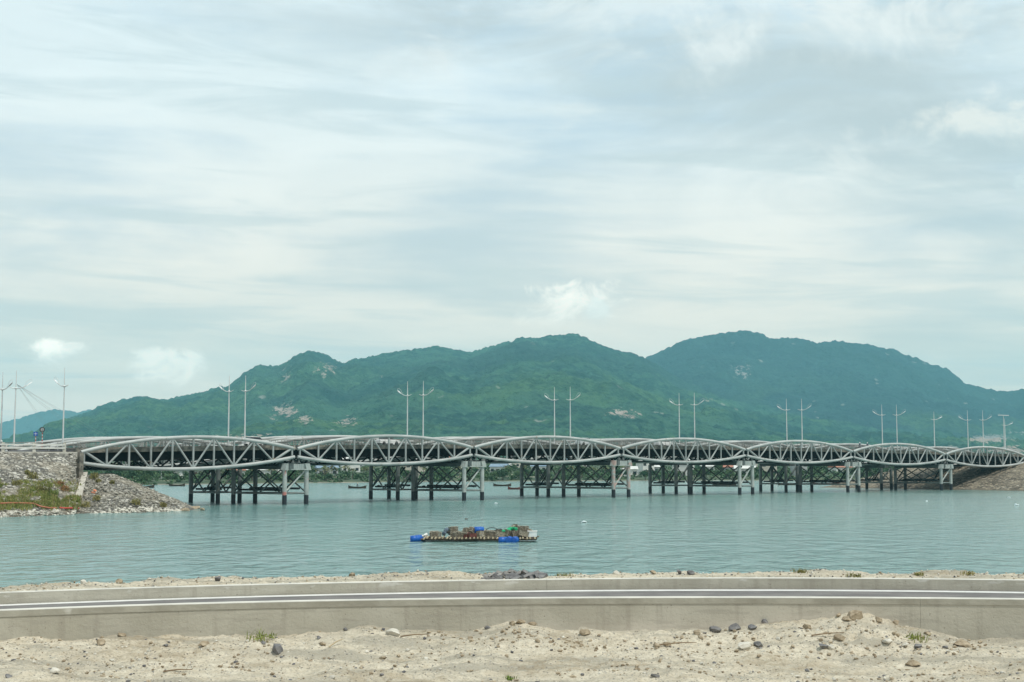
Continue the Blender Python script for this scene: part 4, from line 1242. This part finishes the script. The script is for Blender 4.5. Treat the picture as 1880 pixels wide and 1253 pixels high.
def cage(c, size, rz, mat, label, ry=0.0, rx=0.0, kind='trap'):
    """box trap: mesh panels inside a frame of rods"""
    t = empty('fish_trap' if kind == 'trap' else 'crate', c, label, 'fish trap' if kind == 'trap' else 'crate', 'traps stacked on the raft' if kind == 'trap' else 'crates on the raft', rz)
    t.rotation_euler = (rx, ry, rz); sx, sy, sz = size[0], size[1], size[2] * .80
    t.location.z = .34 + (c.z - .34) * .70
    jr = random.Random(int(c.x * 977)); t.rotation_euler = (rx + jr.uniform(-.16, .16), ry + jr.uniform(-.2, .2), rz + jr.uniform(-.5, .5))
    f = MB(); w_ = .03
    for a in (-1, 1):
        for b in (-1, 1):
            f.beam((-sx / 2, a * sy / 2, b * sz / 2), (sx / 2, a * sy / 2, b * sz / 2), w_, w_); f.beam((a * sx / 2, -sy / 2, b * sz / 2), (a * sx / 2, sy / 2, b * sz / 2), w_, w_); f.beam((a * sx / 2, b * sy / 2, -sz / 2), (a * sx / 2, b * sy / 2, sz / 2), w_, w_)
    f.build('frame', M['dark_wood'] if mat != 'trap' else M['trap_pale'], t)
    g = MB()
    for q in range(8):
        z = -sz / 2 + sz * (q + .5) / 8
        for a in (-1, 1): g.beam((-sx / 2, a * sy / 2 * .98, z), (sx / 2, a * sy / 2 * .98, z), .015, sz / 13); g.beam((a * sx / 2 * .98, -sy / 2, z), (a * sx / 2 * .98, sy / 2, z), .015, sz / 13)
    for q in range(9):
        x = -sx / 2 + sx * (q + .5) / 9
        for a in (-1, 1): g.beam((x, -sy / 2, a * sz / 2 * .97), (x, sy / 2, a * sz / 2 * .97), sx / 14, .015); g.beam((x, a * sy / 2 * .95, -sz / 2), (x, a * sy / 2 * .95, sz / 2), .03, .012)
    g.build('mesh_panel', M[mat], t)
    return t


CG = [(801, -.4, .72, (.85, .7, .55), .05, 'trap', 'brown box trap at the left end of the load', 0, 0), (796, .5, .68, (.7, .7, .5), -.1, 'trap', 'low trap behind the leftmost box trap', 0, 0),
      (832, .1, 1.32, (.65, .6, .5), .3, 'trap', 'brown trap perched highest on the left half of the load', .1, 0), (836, -.4, .7, (.75, .6, .5), .1, 'trap', 'trap under the highest one on the left half', 0, 0), (848, -.6, .66, (.9, .6, .55), .05, 'trap', 'wide trap left of the maroon crates', 0, 0),
      (857, .3, 1.1, (.5, .5, .45), .6, 'trap', 'small tilted trap above the left maroon crate', .5, 0), (867, .3, 1.12, (.55, .5, .5), .5, 'trap', 'small tilted trap above the right maroon crate', .6, .2), (858, -.7, .62, (.55, .6, .42), 0, 'trap_red', 'left maroon crate at mid raft', 0, 0), (867, -.8, .6, (.65, .6, .45), 0, 'trap_red', 'right maroon crate at mid raft', 0, 0),
      (884, -.5, .72, (.7, .6, .7), .08, 'trap_pale', 'greenish grey trap right of the maroon crates', 0, 0), (900, -.4, .78, (1.0, .7, .65), -.05, 'trap', 'large trap under the wire hoop', 0, 0), (918, -.3, .75, (.9, .7, .6), .1, 'trap_pale', 'pale trap left of the green net', .1, 0),
      (936, -.3, .85, (.85, .6, .6), .2, 'trap', 'tilted trap below the green net', .35, .2), (947, -.4, .8, (.75, .6, .6), .1, 'trap', 'trap at the front of the right heap', -.3, 0), (954, .2, 1.25, (.85, .7, .6), .3, 'trap_pale', 'pale trap high on the right heap', .4, .1),
      (944, .3, 1.35, (.6, .5, .6), .2, 'trap_pale', 'pale upright trap beside the green net', -.5, 0), (960, -.5, .85, (.85, .7, .6), -.1, 'trap_pale', 'pale trap at the front right of the right heap', .3, .1), (968, .1, .95, (.7, .6, .8), .2, 'trap', 'rightmost trap of the load', .25, 0), (962, .5, 1.45, (.7, .6, .4), .1, 'trap', 'flat trap on the very top of the right heap', -.15, 0),
      (906, .6, .7, (1.0, .7, .6), .05, 'trap', 'trap hidden behind the wire hoop', 0, 0), (924, .6, .8, (.9, .7, .7), .05, 'trap', 'trap behind the pale one left of the net', 0, 0), (866, .7, .7, (.9, .7, .6), .05, 'trap', 'trap behind the maroon crates', 0, 0), (950, .7, .8, (1.3, .7, .8), .05, 'trap', 'broad trap at the back of the right heap', 0, 0)]
for (x, y_, z, sz, rz, mt, lab, ry, rx) in CG:
    cage(rp(x, y_, z), sz, rz, mt, lab, ry, rx, 'crate' if mt == 'trap_red' else 'trap')
for i, (x, l_, a, lab) in enumerate(((812, 1.3, .25, 'thin pole lying across the traps left of the tarp'), (842, 1.1, .7, 'thin pole sticking up between the traps on the left half'), (893, 1.6, .12, 'long thin pole lying over the trap under the larger hoop'), (928, 1.2, .45, 'thin pole leaning left of the green net'), (966, 1.1, .9, 'thin pole sticking up behind the rightmost trap'))):
    c = rp(x, .1, .72); d = Vector((math.cos(a), -.15, math.sin(a) * .6)) * l_
    tag(MB().tube([c - d * .5, c + d * .5], [.03, .022], 6).build('pole', M['bamboo'], None, c - d * .5), lab, 'pole', 'poles lying on the raft load')
tp = MB()
for q in range(5): tp.rock(rp(815 + q * 2.6, .1 * q, .62 + .28 * math.sin(q * .8)), .34, q, .7, 2)
tag(tp.build('tarp', M['trap_slate']), 'crumpled slate blue tarp between traps on the left half of the raft', 'tarp')
nt = MB(); q0 = rp(934, -.25, .92)
for i, (dx_, dz_, s_) in enumerate(((-.42, -.12, .36), (0, .08, .44), (.34, .18, .38), (-.25, -.38, .34), (.62, .12, .32), (-.6, -.35, .26))): nt.rock(q0 + Vector((dx_, rng.uniform(-.1, .1), dz_)), s_ * .82, i + 40, .8, 3)
tag(nt.build('fishing_net', M['net']), 'bundled bright green fishing net on the right heap of traps', 'net')
for (x, rad, z, lab) in ((903, .42, .86, 'larger thin wire hoop standing on the traps'), (916, .32, .80, 'smaller thin wire hoop standing on the traps')):
    c = rp(x, 0, z); ring = [c + Vector((rad * 1.2 * math.cos(a), .1 * math.sin(2 * a), rad * .75 * math.sin(a))) for a in np.linspace(-.5, 3.64, 22)]
    tag(MB().tube(ring, .028, 6).build('wire_hoop', M['black']), lab, 'hoop')
fbx = rp(977, -.4, .62); t = empty('foam_box', fbx, 'white foam box at the right end of the raft', 'box')
MB().box(fbx, (.8, .55, .42)).build('box', M['foam'], t, fbx); MB().box(fbx + Vector((0, 0, .25)), (.86, .6, .07)).build('lid', M['white'], t, fbx)
c = rp(783, -.4, .55); sk = MB().rock(c, .26, 9, .9, 2); sk.rock(c + Vector((-.3, .1, -.1)), .17, 4, .9, 2)
tag(sk.build('sack', M['white'], None, c), 'small white sacks at the left end of the raft deck', 'sack')
mr = MB().tube([rp(985, 0, .35), rp(990, -.1, .45)], .05, 6); tag(mr.build('stick', M['twig']), 'short stick poking out of the right end of the raft', 'stick')

# ------------------------------------------------------------------ foreground: sand, wall, road, kerb, rubble verge
CX = [-200, 0, 300, 640, 940, 1240, 1560, 1880, 2080]


def curve_pts(ys, z):
    """ground curve through picture points at one height, smoothed"""
    P = [at_z(x, y, z) for x, y in zip(CX, ys)]
    return np.polyfit([p.x for p in P], [p.y for p in P], 4)


ZW, ZR, ZK = 4.29, 4.05, 4.26
cw = curve_pts([1132, 1123, 1112, 1104.5, 1100.5, 1099, 1099.5, 1102.5, 1105], ZW)       # top front edge of the near wall
cl_ = curve_pts([1121.5, 1112, 1101.5, 1093, 1087, 1084.5, 1085.5, 1089.5, 1093], ZR)    # white line on the far side
ck = curve_pts([1100, 1092, 1083, 1073.5, 1066, 1063.5, 1064, 1066.8, 1070], ZK)          # top of the far kerb wall
xs = np.linspace(-13.5, 13.5, 181)
cwy = lambda x: np.polyval(cw, x); cly = lambda x: np.polyval(cl_, x); cky = lambda x: np.maximum(np.polyval(ck, x), cly(x) + .28)


def strip(name, f0, f1, z0, z1, mat, parent=None, thick=None, seg=None):
    mb = MB(); v = []; f = []
    for x in (xs if seg is None else seg):
        if thick is None: v += [(x, f0(x), z0), (x, f1(x), z1)]
        else: v += [(x, f0(x), z0), (x, f1(x), z0), (x, f1(x), z1), (x, f0(x), z1)]
    n = len(xs if seg is None else seg)
    for i in range(n - 1):
        if thick is None: f.append((2 * i, 2 * i + 2, 2 * i + 3, 2 * i + 1))
        else:
            for j in range(4): f.append((4 * i + j, 4 * i + 4 + j, 4 * i + 4 + (j + 1) % 4, 4 * i + (j + 1) % 4))
    if thick is not None: f += [(0, 1, 2, 3), tuple(4 * (n - 1) + j for j in (3, 2, 1, 0))]
    mb.add(v, f)
    return mb.build(name, mat, parent)


def wall_mat():
    m, t, b = new_mat('cast_concrete_wall')
    P = t.node('ShaderNodeNewGeometry').outputs['Position']
    n1 = t.noise(P, .6, 5, .6); n2 = t.noise(t.scale(P, 5.5, 1, .5), 1.0, 4, .6); n3 = t.noise(P, 26, 4, .6)
    col = t.mix(t.ramp(n1, .35, .65), (0.37, 0.35, 0.285), (0.45, 0.43, 0.36))
    col = t.mix(t.math('MULTIPLY', t.ramp(n2, .50, .72), .42), col, (0.27, 0.245, 0.20))
    col = t.mix(t.ramp(n3, .655, .70), col, (0.19, 0.17, 0.14))
    lo = t.noise(t.scale(P, 1, 1, 9), 1.2, 4, .6)
    col = t.mix(t.math('MULTIPLY', t.ramp(lo, .54, .62), .35), col, (0.30, 0.28, 0.235))
    spl = t.math('MULTIPLY', t.ramp(t.noise(t.scale(P, 1.2, 1, 3.5), 1.6, 4, .65), .60, .66), t.ramp(t.sep(P)[2], 4.12, 4.26))
    col = t.mix(t.math('MULTIPLY', spl, .7), col, (0.58, 0.57, 0.52))
    t.l.new(col, b.inputs['Base Color']); b.inputs['Roughness'].default_value = .9
    bn = t.node('ShaderNodeBump'); bn.inputs['Strength'].default_value = .35; bn.inputs['Distance'].default_value = .03
    t.l.new(t.noise(P, 18, 5, .65), bn.inputs['Height']); t.l.new(bn.outputs[0], b.inputs['Normal'])
    return m


M['wall'] = wall_mat()
M['wall_top'] = surf('sunlit_top_concrete', (0.50, 0.485, 0.43), (0.63, 0.61, 0.545), 1.5, .9, .2)  # wall tops painted paler, sunlight on the upper faces put into the colour
M['wall_band'] = surf('darker_coping_concrete', (0.29, 0.275, 0.225), (0.38, 0.365, 0.305), 1.3, .9, .3, spots=((0.52, 0.51, 0.46), 1.1, .66))  # coping face, a darker tone than the wall below
M['line'] = surf('road_line_paint', (0.60, 0.60, 0.57), (0.70, 0.70, 0.67), 3, .7, spots=((0.45, 0.44, 0.41), 4, .68))
nw = empty('roadside_wall', (0, float(cwy(0)), 3.3), 'long low concrete wall between the sand and the road, nearest the camera', 'wall')
jx = at_y(1690, 1130, float(cwy(7.4))).x
o_nw = Vector((0, float(cwy(0)), 3.3))
def nseg(a, b): return np.linspace(a, b, max(3, int((b - a) / .15)))
def strip_o(name, f0, f1, z0, z1, mat, seg):
    ob = strip(name, f0, f1, z0, z1, mat, None, True, seg)
    for v in ob.data.vertices: v.co -= o_nw
    ob.parent = nw
    return ob
for a, b in ((-13.5, jx - .002), (jx + .002, 13.5)):
    sg = nseg(a, b)
    strip_o('wall_segment', lambda x: cwy(x) + .012, lambda x: cwy(x) + .26, 3.2, ZW - .10, M['wall'], sg)
    strip_o('coping', lambda x: cwy(x), lambda x: cwy(x) + .29, ZW - .098, ZW, M['wall_band'], sg)
    ob = strip_o('coping_top', lambda x: cwy(x) + .006, lambda x: cwy(x) + .284, ZW + .002, ZW + .012, M['wall_top'], sg)
tag(strip('road', lambda x: cwy(x) + .20, lambda x: cky(x) + .05, ZR, ZR, M['worn_asphalt']), kind='structure')
tag(strip('road_marking', lambda x: cly(x) - .12, lambda x: cly(x) + .22, ZR + .005, ZR + .005, M['line']), kind='structure')
fk = empty('kerb_wall', (0, float(cky(0)), 4.0), 'low concrete kerb wall along the far side of the road', 'wall')
o_nw = Vector((0, float(cky(0)), 4.0)); nw = fk
xj = at_y(1004, 1075, float(cky(.7))).x
for a, b in ((-13.5, xj - .003), (xj + .003, 13.5)):
    sg = nseg(a, b)
    strip_o('wall_segment', lambda x: cky(x), lambda x: cky(x) + .30, 3.5, ZK, M['wall'], sg)
    strip_o('coping_top', lambda x: cky(x) + .004, lambda x: cky(x) + .29, ZK + .002, ZK + .012, M['wall_top'], sg)


def sand_mat():
    m, t, b = new_mat('rubbly_sand')
    P = t.node('ShaderNodeNewGeometry').outputs['Position']
    n1 = t.noise(P, .55, 5, .6, .4); n2 = t.noise(P, 5, 5, .65); n3 = t.noise(t.scale(P, 1, 1.6, 1), 22, 5, .7); v = t.voronoi(P, 24); vc = t.sep(t.voronoi(P, 24, out='Color'))
    col = t.mix(t.ramp(n2, .3, .7), (0.50, 0.44, 0.335), (0.64, 0.585, 0.47))
    tr_ = t.noise(t.scale(P, .28, 1.5, 1), 1.0, 5, .6, .6)
    col = t.mix(t.math('MULTIPLY', t.ramp(tr_, .45, .62), .8), col, (0.34, 0.315, 0.255))
    col = t.mix(t.math('MULTIPLY', t.ramp(n3, .50, .64), .8), col, (0.29, 0.255, 0.19))
    gr = t.math('MULTIPLY', t.ramp(vc[0], .66, .70), t.ramp(v, .40, .30))
    col = t.mix(gr, col, t.mix(vc[1], (0.12, 0.11, 0.10), (0.62, 0.58, 0.50)))
    cl = t.math('MULTIPLY', t.ramp(n1, .50, .62), t.ramp(n2, .42, .56))
    col = t.mix(t.math('MULTIPLY', cl, .55), col, (0.28, 0.22, 0.14))
    t.l.new(col, b.inputs['Base Color']); b.inputs['Roughness'].default_value = 1.0; b.inputs['Specular IOR Level'].default_value = .1
    bn = t.node('ShaderNodeBump'); bn.inputs['Strength'].default_value = .9; bn.inputs['Distance'].default_value = .06
    h = t.math('ADD', t.math('MULTIPLY', n2, .7), t.math('ADD', t.math('MULTIPLY', n3, .45), t.math('MULTIPLY', gr, .35)))
    t.l.new(h, bn.inputs['Height']); t.l.new(bn.outputs[0], b.inputs['Normal'])
    return m


M['sand'] = sand_mat()
SPX = [-200, 0, 120, 300, 420, 560, 600, 675, 745, 818, 880, 940, 985, 1022, 1120, 1240, 1320, 1403, 1480, 1540, 1567, 1600, 1648, 1716, 1798, 1880, 2080]
SPY = [1180, 1178, 1175, 1170, 1166, 1166, 1158, 1147, 1156, 1161, 1155, 1141, 1144, 1156, 1157, 1152, 1148, 1141, 1134, 1126, 1123, 1130, 1145, 1160, 1175, 1173, 1172]
SX = [at_y(x, y, float(cwy((x - 940) / F * 25.5))).x for x, y in zip(SPX, SPY)]
SZ = [at_y(x, y, float(cwy((x - 940) / F * 25.5))).z for x, y in zip(SPX, SPY)]


def sand_z(X, Y):
    zc = np.interp(X, SX, SZ)
    dd = np.clip((cwy(X) - Y) / 2.6, 0, 1); s_ = 1 - dd * dd * (3 - 2 * dd)
    base = 3.56 + (fbm(X * .5 + 40, Y * .5, 4) - .5) * .22
    z = base * (1 - s_) + zc * s_
    z = z + (fbm(X * 2.2, Y * 2.2, 4) - .5) * .16 + (fbm(X * 9, Y * 9, 3) - .5) * .055
    mound = np.exp(-((X - at_y(1567, 1123, 25.2).x) / .9) ** 2 - ((Y - 24.9) / .9) ** 2)
    return z + mound * (ridged(X * 3.2, Y * 3.2, 3) - .55) * .22


Xg, Yg = np.meshgrid(np.arange(-12.5, 12.5, .05), np.concatenate([np.arange(-3, 15, .5), np.arange(15, 26.4, .05)]))
Yg2 = np.minimum(Yg, cwy(Xg) + .12)
tag(grid_mesh('sand_ground', Xg, Yg2, sand_z(Xg, Yg2), M['sand']), kind='structure')


def verge_z(X, Y):
    d = Y - (cky(X) + .26)
    z = ZK - .04 + (fbm(X * .8 + 9, Y * .8, 4) - .5) * .26 * np.clip(d / 1.0, 0.05, 1) + (fbm(X * 6, Y * 6, 3) - .5) * .09 * np.clip(d, 0, 1)
    return z - np.clip((d - 2.4) / 3.0, 0, 4) ** 1.5 * 1.6


Xg, Tg = np.meshgrid(np.arange(-16, 16, .07), np.linspace(0, 1, 100))
Yg = cky(np.clip(Xg, -13.5, 13.5)) + .26 + Tg * 14
tag(grid_mesh('verge', Xg, Yg, verge_z(np.clip(Xg, -13.5, 13.5), Yg), M['sand']), kind='structure')

# loose gravel as one mass
gr = random.Random(31); gvs = [MB(), MB(), MB()]
for _ in range(4200):
    x = gr.uniform(-9.5, 9.5); y = gr.uniform(19.5, 25.9)
    if y > cwy(x) - .05: continue
    if fbm(np.array(x * .9), np.array(y * 1.6), 3) < .44 + .1 * gr.random(): continue
    s_ = gr.choice((.010, .013, .017, .022, .03, .045)) * gr.uniform(.8, 1.3)
    gvs[gr.choice((0, 1, 1, 1, 2))].rock((x, y, float(sand_z(np.array(x), np.array(y))) + s_ * .25), s_, gr.random(), .65, 1)
for _ in range(2300):
    x = gr.uniform(-12, 12); y = float(cky(x)) + .35 + gr.random() ** .8 * 2.8
    s_ = gr.choice((.010, .014, .018, .026, .036)) * gr.uniform(.8, 1.3)
    gvs[gr.choice((0, 1, 2, 2))].rock((x, y, float(verge_z(np.array(x), np.array(y))) + s_ * .3), s_, gr.random(), .7, 1)
for mb, mt, nm, lab in zip(gvs, ('rock_dark', 'rock_tan', 'rock_pale'), ('dark_gravel', 'tan_gravel', 'pale_gravel'), ('dark', 'tan', 'pale')):
    tag(mb.build(nm, M[mt]), '%s loose gravel scattered over the sand on both sides of the road' % lab, 'gravel', kind='stuff')


cl2 = random.Random(17); clod = MB()
for (mx, my, sx_, sy_, n_) in ((at_y(1585, 1135, 25.1).x, 24.8, .75, .5, 90), (at_y(960, 1145, 25.6).x, 25.2, .55, .3, 55), (at_y(1360, 1150, 25.4).x, 24.9, .9, .5, 40), (at_y(1100, 1165, 25).x, 24.9, .7, .3, 30)):
    for _ in range(n_):
        x, y = cl2.gauss(mx, sx_), cl2.gauss(my, sy_)
        if y > cwy(x) - .06: continue
        s_ = cl2.choice((.02, .028, .036, .048, .065)); clod.rock((x, y, float(sand_z(np.array(x), np.array(y))) + s_ * .2), s_, cl2.random(), .7, 1)
tag(clod.build('earth_clods', M['rock_tan']), 'crumbled brown clods strewn over the sand mounds by the wall', 'clods', kind='stuff')


def on_sand(px_, py_):
    d = ray(px_, py_)
    for Y in np.arange(18, 27, .03):
        t_ = Y / d.y; x = d.x * t_; z = HC + d.z * t_
        if z <= float(sand_z(np.array(x), np.array(Y))) or Y > cwy(x) - .05: return Vector((x, Y, float(sand_z(np.array(x), np.array(Y)))))


def verge_pt(px_, back=1.4):
    x = (px_ - 940) / F * 31.5; y = float(cky(x)) + back; return Vector((x, y, float(verge_z(np.array(x), np.array(y)))))


STONES = [(510, 1198, .17, 'rock_dark', 'biggest dark grey stone, alone on the sand left of centre'), (222, 1168, .10, 'rock_tan', 'brown stone leaning by the wall foot at left'), (186, 1183, .10, 'rock_tan', 'dark brown stone lying left of the one by the wall foot'),
          (374, 1186, .11, 'rock_tan', 'flat brown stone midway between the wall-foot stone and the biggest dark stone'), (634, 1159, .07, 'rock_dark', 'black stone at the left edge of the low sand hump'), (593, 1185, .08, 'rock_tan', 'round tan stone right of the biggest dark stone'), (586, 1173, .06, 'rock_dark', 'small dark stone above the round tan stone'),
          (1313, 1159, .14, 'rock_dark', 'smooth oval dark stone left of the rubble mound'), (1349, 1157, .14, 'rock_dark', 'angular dark stone beside the smooth oval one'), (1384, 1155, .11, 'rock_dark', 'flat dark shard third in the row left of the mound'), (1404, 1142, .08, 'rock_dark', 'small dark stone against the wall left of the mound'),
          (1482, 1156, .13, 'rock_tan', 'brown grey block on the left flank of the mound'), (1540, 1132, .08, 'rock_tan', 'brown lump near the mound top at left'), (1570, 1136, .18, 'rock_tan', 'large brown clod crowning the mound'), (1555, 1140, .11, 'rock_tan', 'clod just left of the crowning one'), (1613, 1140, .10, 'rock_tan', 'reddish clod on the right flank of the mound'), (1645, 1147, .09, 'rock_tan', 'last clod down the right flank of the mound'),
          (1512, 1190, .11, 'rock_dark', 'black block lying below the mound beside a pale scrap'), (1525, 1192, .10, 'rock_pale', 'pale grey scrap right of the black block'), (1628, 1181, .10, 'rock_pale', 'grey white stone right below the mound'), (1662, 1186, .08, 'rock_pale', 'white stone beyond the grey white one'), (1684, 1189, .09, 'rock_dark', 'round grey stone right of the white one'), (1735, 1190, .07, 'rock_dark', 'little dark stone left of the flat brown one at right'),
          (1767, 1187, .17, 'rock_tan', 'wide flat brown stone at right'), (1365, 1190, .16, 'rock_pale', 'long yellowish flat stone below the row of dark stones'), (1392, 1187, .10, 'rock_dark', 'grey stone right of the yellowish flat one'), (1282, 1164, .10, 'rock_tan', 'tan flat stone left of the smooth oval one'), (1543, 1176, .14, 'rock_tan', 'brown slab in the middle of the mound slope'), (1702, 1166, .08, 'rock_tan', 'tan stone beside the green weed'),
          (702, 1211, .08, 'rock_tan', 'brown stone low in the frame left of centre'), (722, 1167, .14, 'rock_pale', 'grey white flat stone half buried at the low hump'), (1205, 1187, .10, 'rock_tan', 'left brown stone of a pair right of centre'), (1226, 1186, .10, 'rock_tan', 'right brown stone of a pair right of centre'), (1676, 1222, .12, 'rock_tan', 'dark tan stone low in the frame at right'), (1203, 1244, .07, 'rock_dark', 'small dark stone near the bottom edge'),
          (955, 1145, .10, 'rock_tan', 'tan clod on the centre hump by the wall'), (940, 1147, .08, 'rock_tan', 'left clod on the centre hump by the wall'), (978, 1147, .09, 'rock_tan', 'right clod on the centre hump by the wall'), (1075, 1165, .12, 'rock_tan', 'brown clod right of the centre hump'), (895, 1155, .08, 'rock_dark', 'dark shard standing at the wall foot left of the centre hump'), (100, 1235, .10, 'rock_pale', 'pale stone low in the frame at left'), (15, 1245, .08, 'rock_dark', 'dark stone in the bottom left corner')]
for i, (x, y, s_, mt, lab) in enumerate(STONES):
    p_ = on_sand(x, y)
    if p_ is None: continue
    tag(MB().rock(p_ + Vector((0, 0, s_ * .25)), s_, i * 3 + 1, .62, 3).build('stone', M[mt], None, p_), lab, 'stone', 'stones lying on the sand')
sl = random.Random(9)
for i in range(30):
    px_ = sl.triangular(868, 1010, 935); c = verge_pt(px_, sl.uniform(.5, 2.0)); hgt = .10 * max(0, 1 - abs(px_ - 940) / 60)
    mb = MB().box((0, 0, 0), (sl.uniform(.15, .36), sl.uniform(.12, .28), sl.uniform(.03, .07)), sl.uniform(0, 3), sl.uniform(-.7, .7), sl.uniform(-.6, .6), .85)
    ob = mb.build('rubble_slab', M['rock_dark'] if i % 3 else M['slab_grey']); ob.location = c + Vector((0, 0, .05 + hgt * sl.random()))
    tag(ob, 'dark grey broken slab in the rubble pile behind the far kerb, middle of the verge', 'slab', 'dark slabs of the rubble pile')
VS = [(250, 'rock_tan', .10, 'brown rock on the verge at left, sharp against the water'), (65, 'rock_pale', .09, 'pale rock on the far left verge'), (195, 'rock_pale', .10, 'small white rock left of the brown one on the verge'), (645, 'rock_tan', .10, 'dark brown lump on the verge above the left crest'), (1138, 'rock_pale', .10, 'pale block on the verge right of the rubble pile'), (1210, 'rock_tan', .09, 'flat rusty rock on the verge right of centre'), (1260, 'rock_dark', .10, 'left of two dark rocks on the verge right of centre'), (1283, 'rock_dark', .11, 'right of two dark rocks on the verge right of centre'), (412, 'rock_dark', .10, 'dark rock on the verge where it starts to rise')]
for i, (x, mt, s_, lab) in enumerate(VS):
    c = verge_pt(x, 1.9); tag(MB().rock(c + Vector((0, 0, s_ * .5)), s_, i + 200, .7, 3).build('stone', M[mt], None, c), lab, 'stone', 'stones on the far verge')
for (c, n, h, lab) in ((on_sand(476, 1176), 70, .26, 'green weed at the wall foot left of the biggest dark stone'), (on_sand(1683, 1174), 60, .18, 'bright green weed on the right slope of the mound'), (verge_pt(1040, 1.8), 80, .20, 'grass tuft on the verge right of the rubble pile'), (verge_pt(1488, 1.8), 90, .17, 'grass tuft on the verge behind the mound'), (verge_pt(1580, 1.4), 70, .16, 'low grass right of the tuft behind the mound'), (verge_pt(1700, 1.4), 60, .13, 'low grass on the verge near the right edge'), (verge_pt(1790, 1.6), 60, .15, 'rightmost low grass patch on the verge'), (on_sand(935, 1250), 50, .10, 'green weed on the bottom edge of the picture')):
    if c is None: continue
    mb = MB(); blades(mb, c, h * 1.1, h * .8, n // 2, vr, 1.3, .008); leafball(mb, c + Vector((vr.uniform(-.1, .1), 0, h * .2)), h * .7, 45, .03, vr, .5)
    tag(mb.build('weed', M['dry_grass' if 'green' not in lab else 'grass'], None, c), lab, 'weed', 'weeds around the road')
for i, (x, y, l_, a, lab) in enumerate(((604, 1190, .4, 1.0, 'pale stick leaning up the low sand hump'), (735, 1171, .5, .1, 'dark twig lying on the low hump'), (300, 1236, .45, -.1, 'dark twig low in the frame at left'), (1490, 1170, .6, .2, 'long dark twig across the mound slope'), (1205, 1188, .7, .05, 'twig lying through the pair of brown stones'))):
    p_ = on_sand(x, y)
    if p_ is None: continue
    d = Vector((math.cos(a), math.sin(a) * .6, .05 if i else .25)) * l_
    tag(MB().tube([p_ + Vector((0, 0, .02)), p_ + d * .5 + Vector((0, 0, .04)), p_ + d + Vector((0, 0, .03))], [.014, .012, .006], 6).build('twig', M['twig'] if i else M['bamboo'], None, p_), lab, 'twig', 'twigs on the sand')
for (x, lab) in ((701, 'left of two white scraps lying on the road by the near wall'), (720, 'right of two white scraps lying on the road by the near wall')):
    xx = (x - 940) / F * 26.3; c = Vector((xx, float(cwy(xx)) + .5, ZR + .1))
    tag(MB().rock(c, .12, x, .9, 2).build('scrap', M['rock_pale'], None, c), lab, 'scrap')

# ------------------------------------------------------------------ air
hz = MB(); hz.box((0, 4900, 359), (12600, 10100, 720))
hm = bpy.data.materials.new('haze_air'); hm.use_nodes = True
ht = NT(hm.node_tree)
for n in list(ht.n): ht.n.remove(n)
pv = ht.node('ShaderNodeVolumePrincipled'); pv.inputs['Color'].default_value = (0.38, 0.85, 1.0, 1); pv.inputs['Density'].default_value = 0.000082; pv.inputs['Anisotropy'].default_value = 0.1
mo = ht.node('ShaderNodeOutputMaterial'); ht.l.new(pv.outputs[0], mo.inputs['Volume'])
tag(hz.build('haze', hm), kind='stuff')
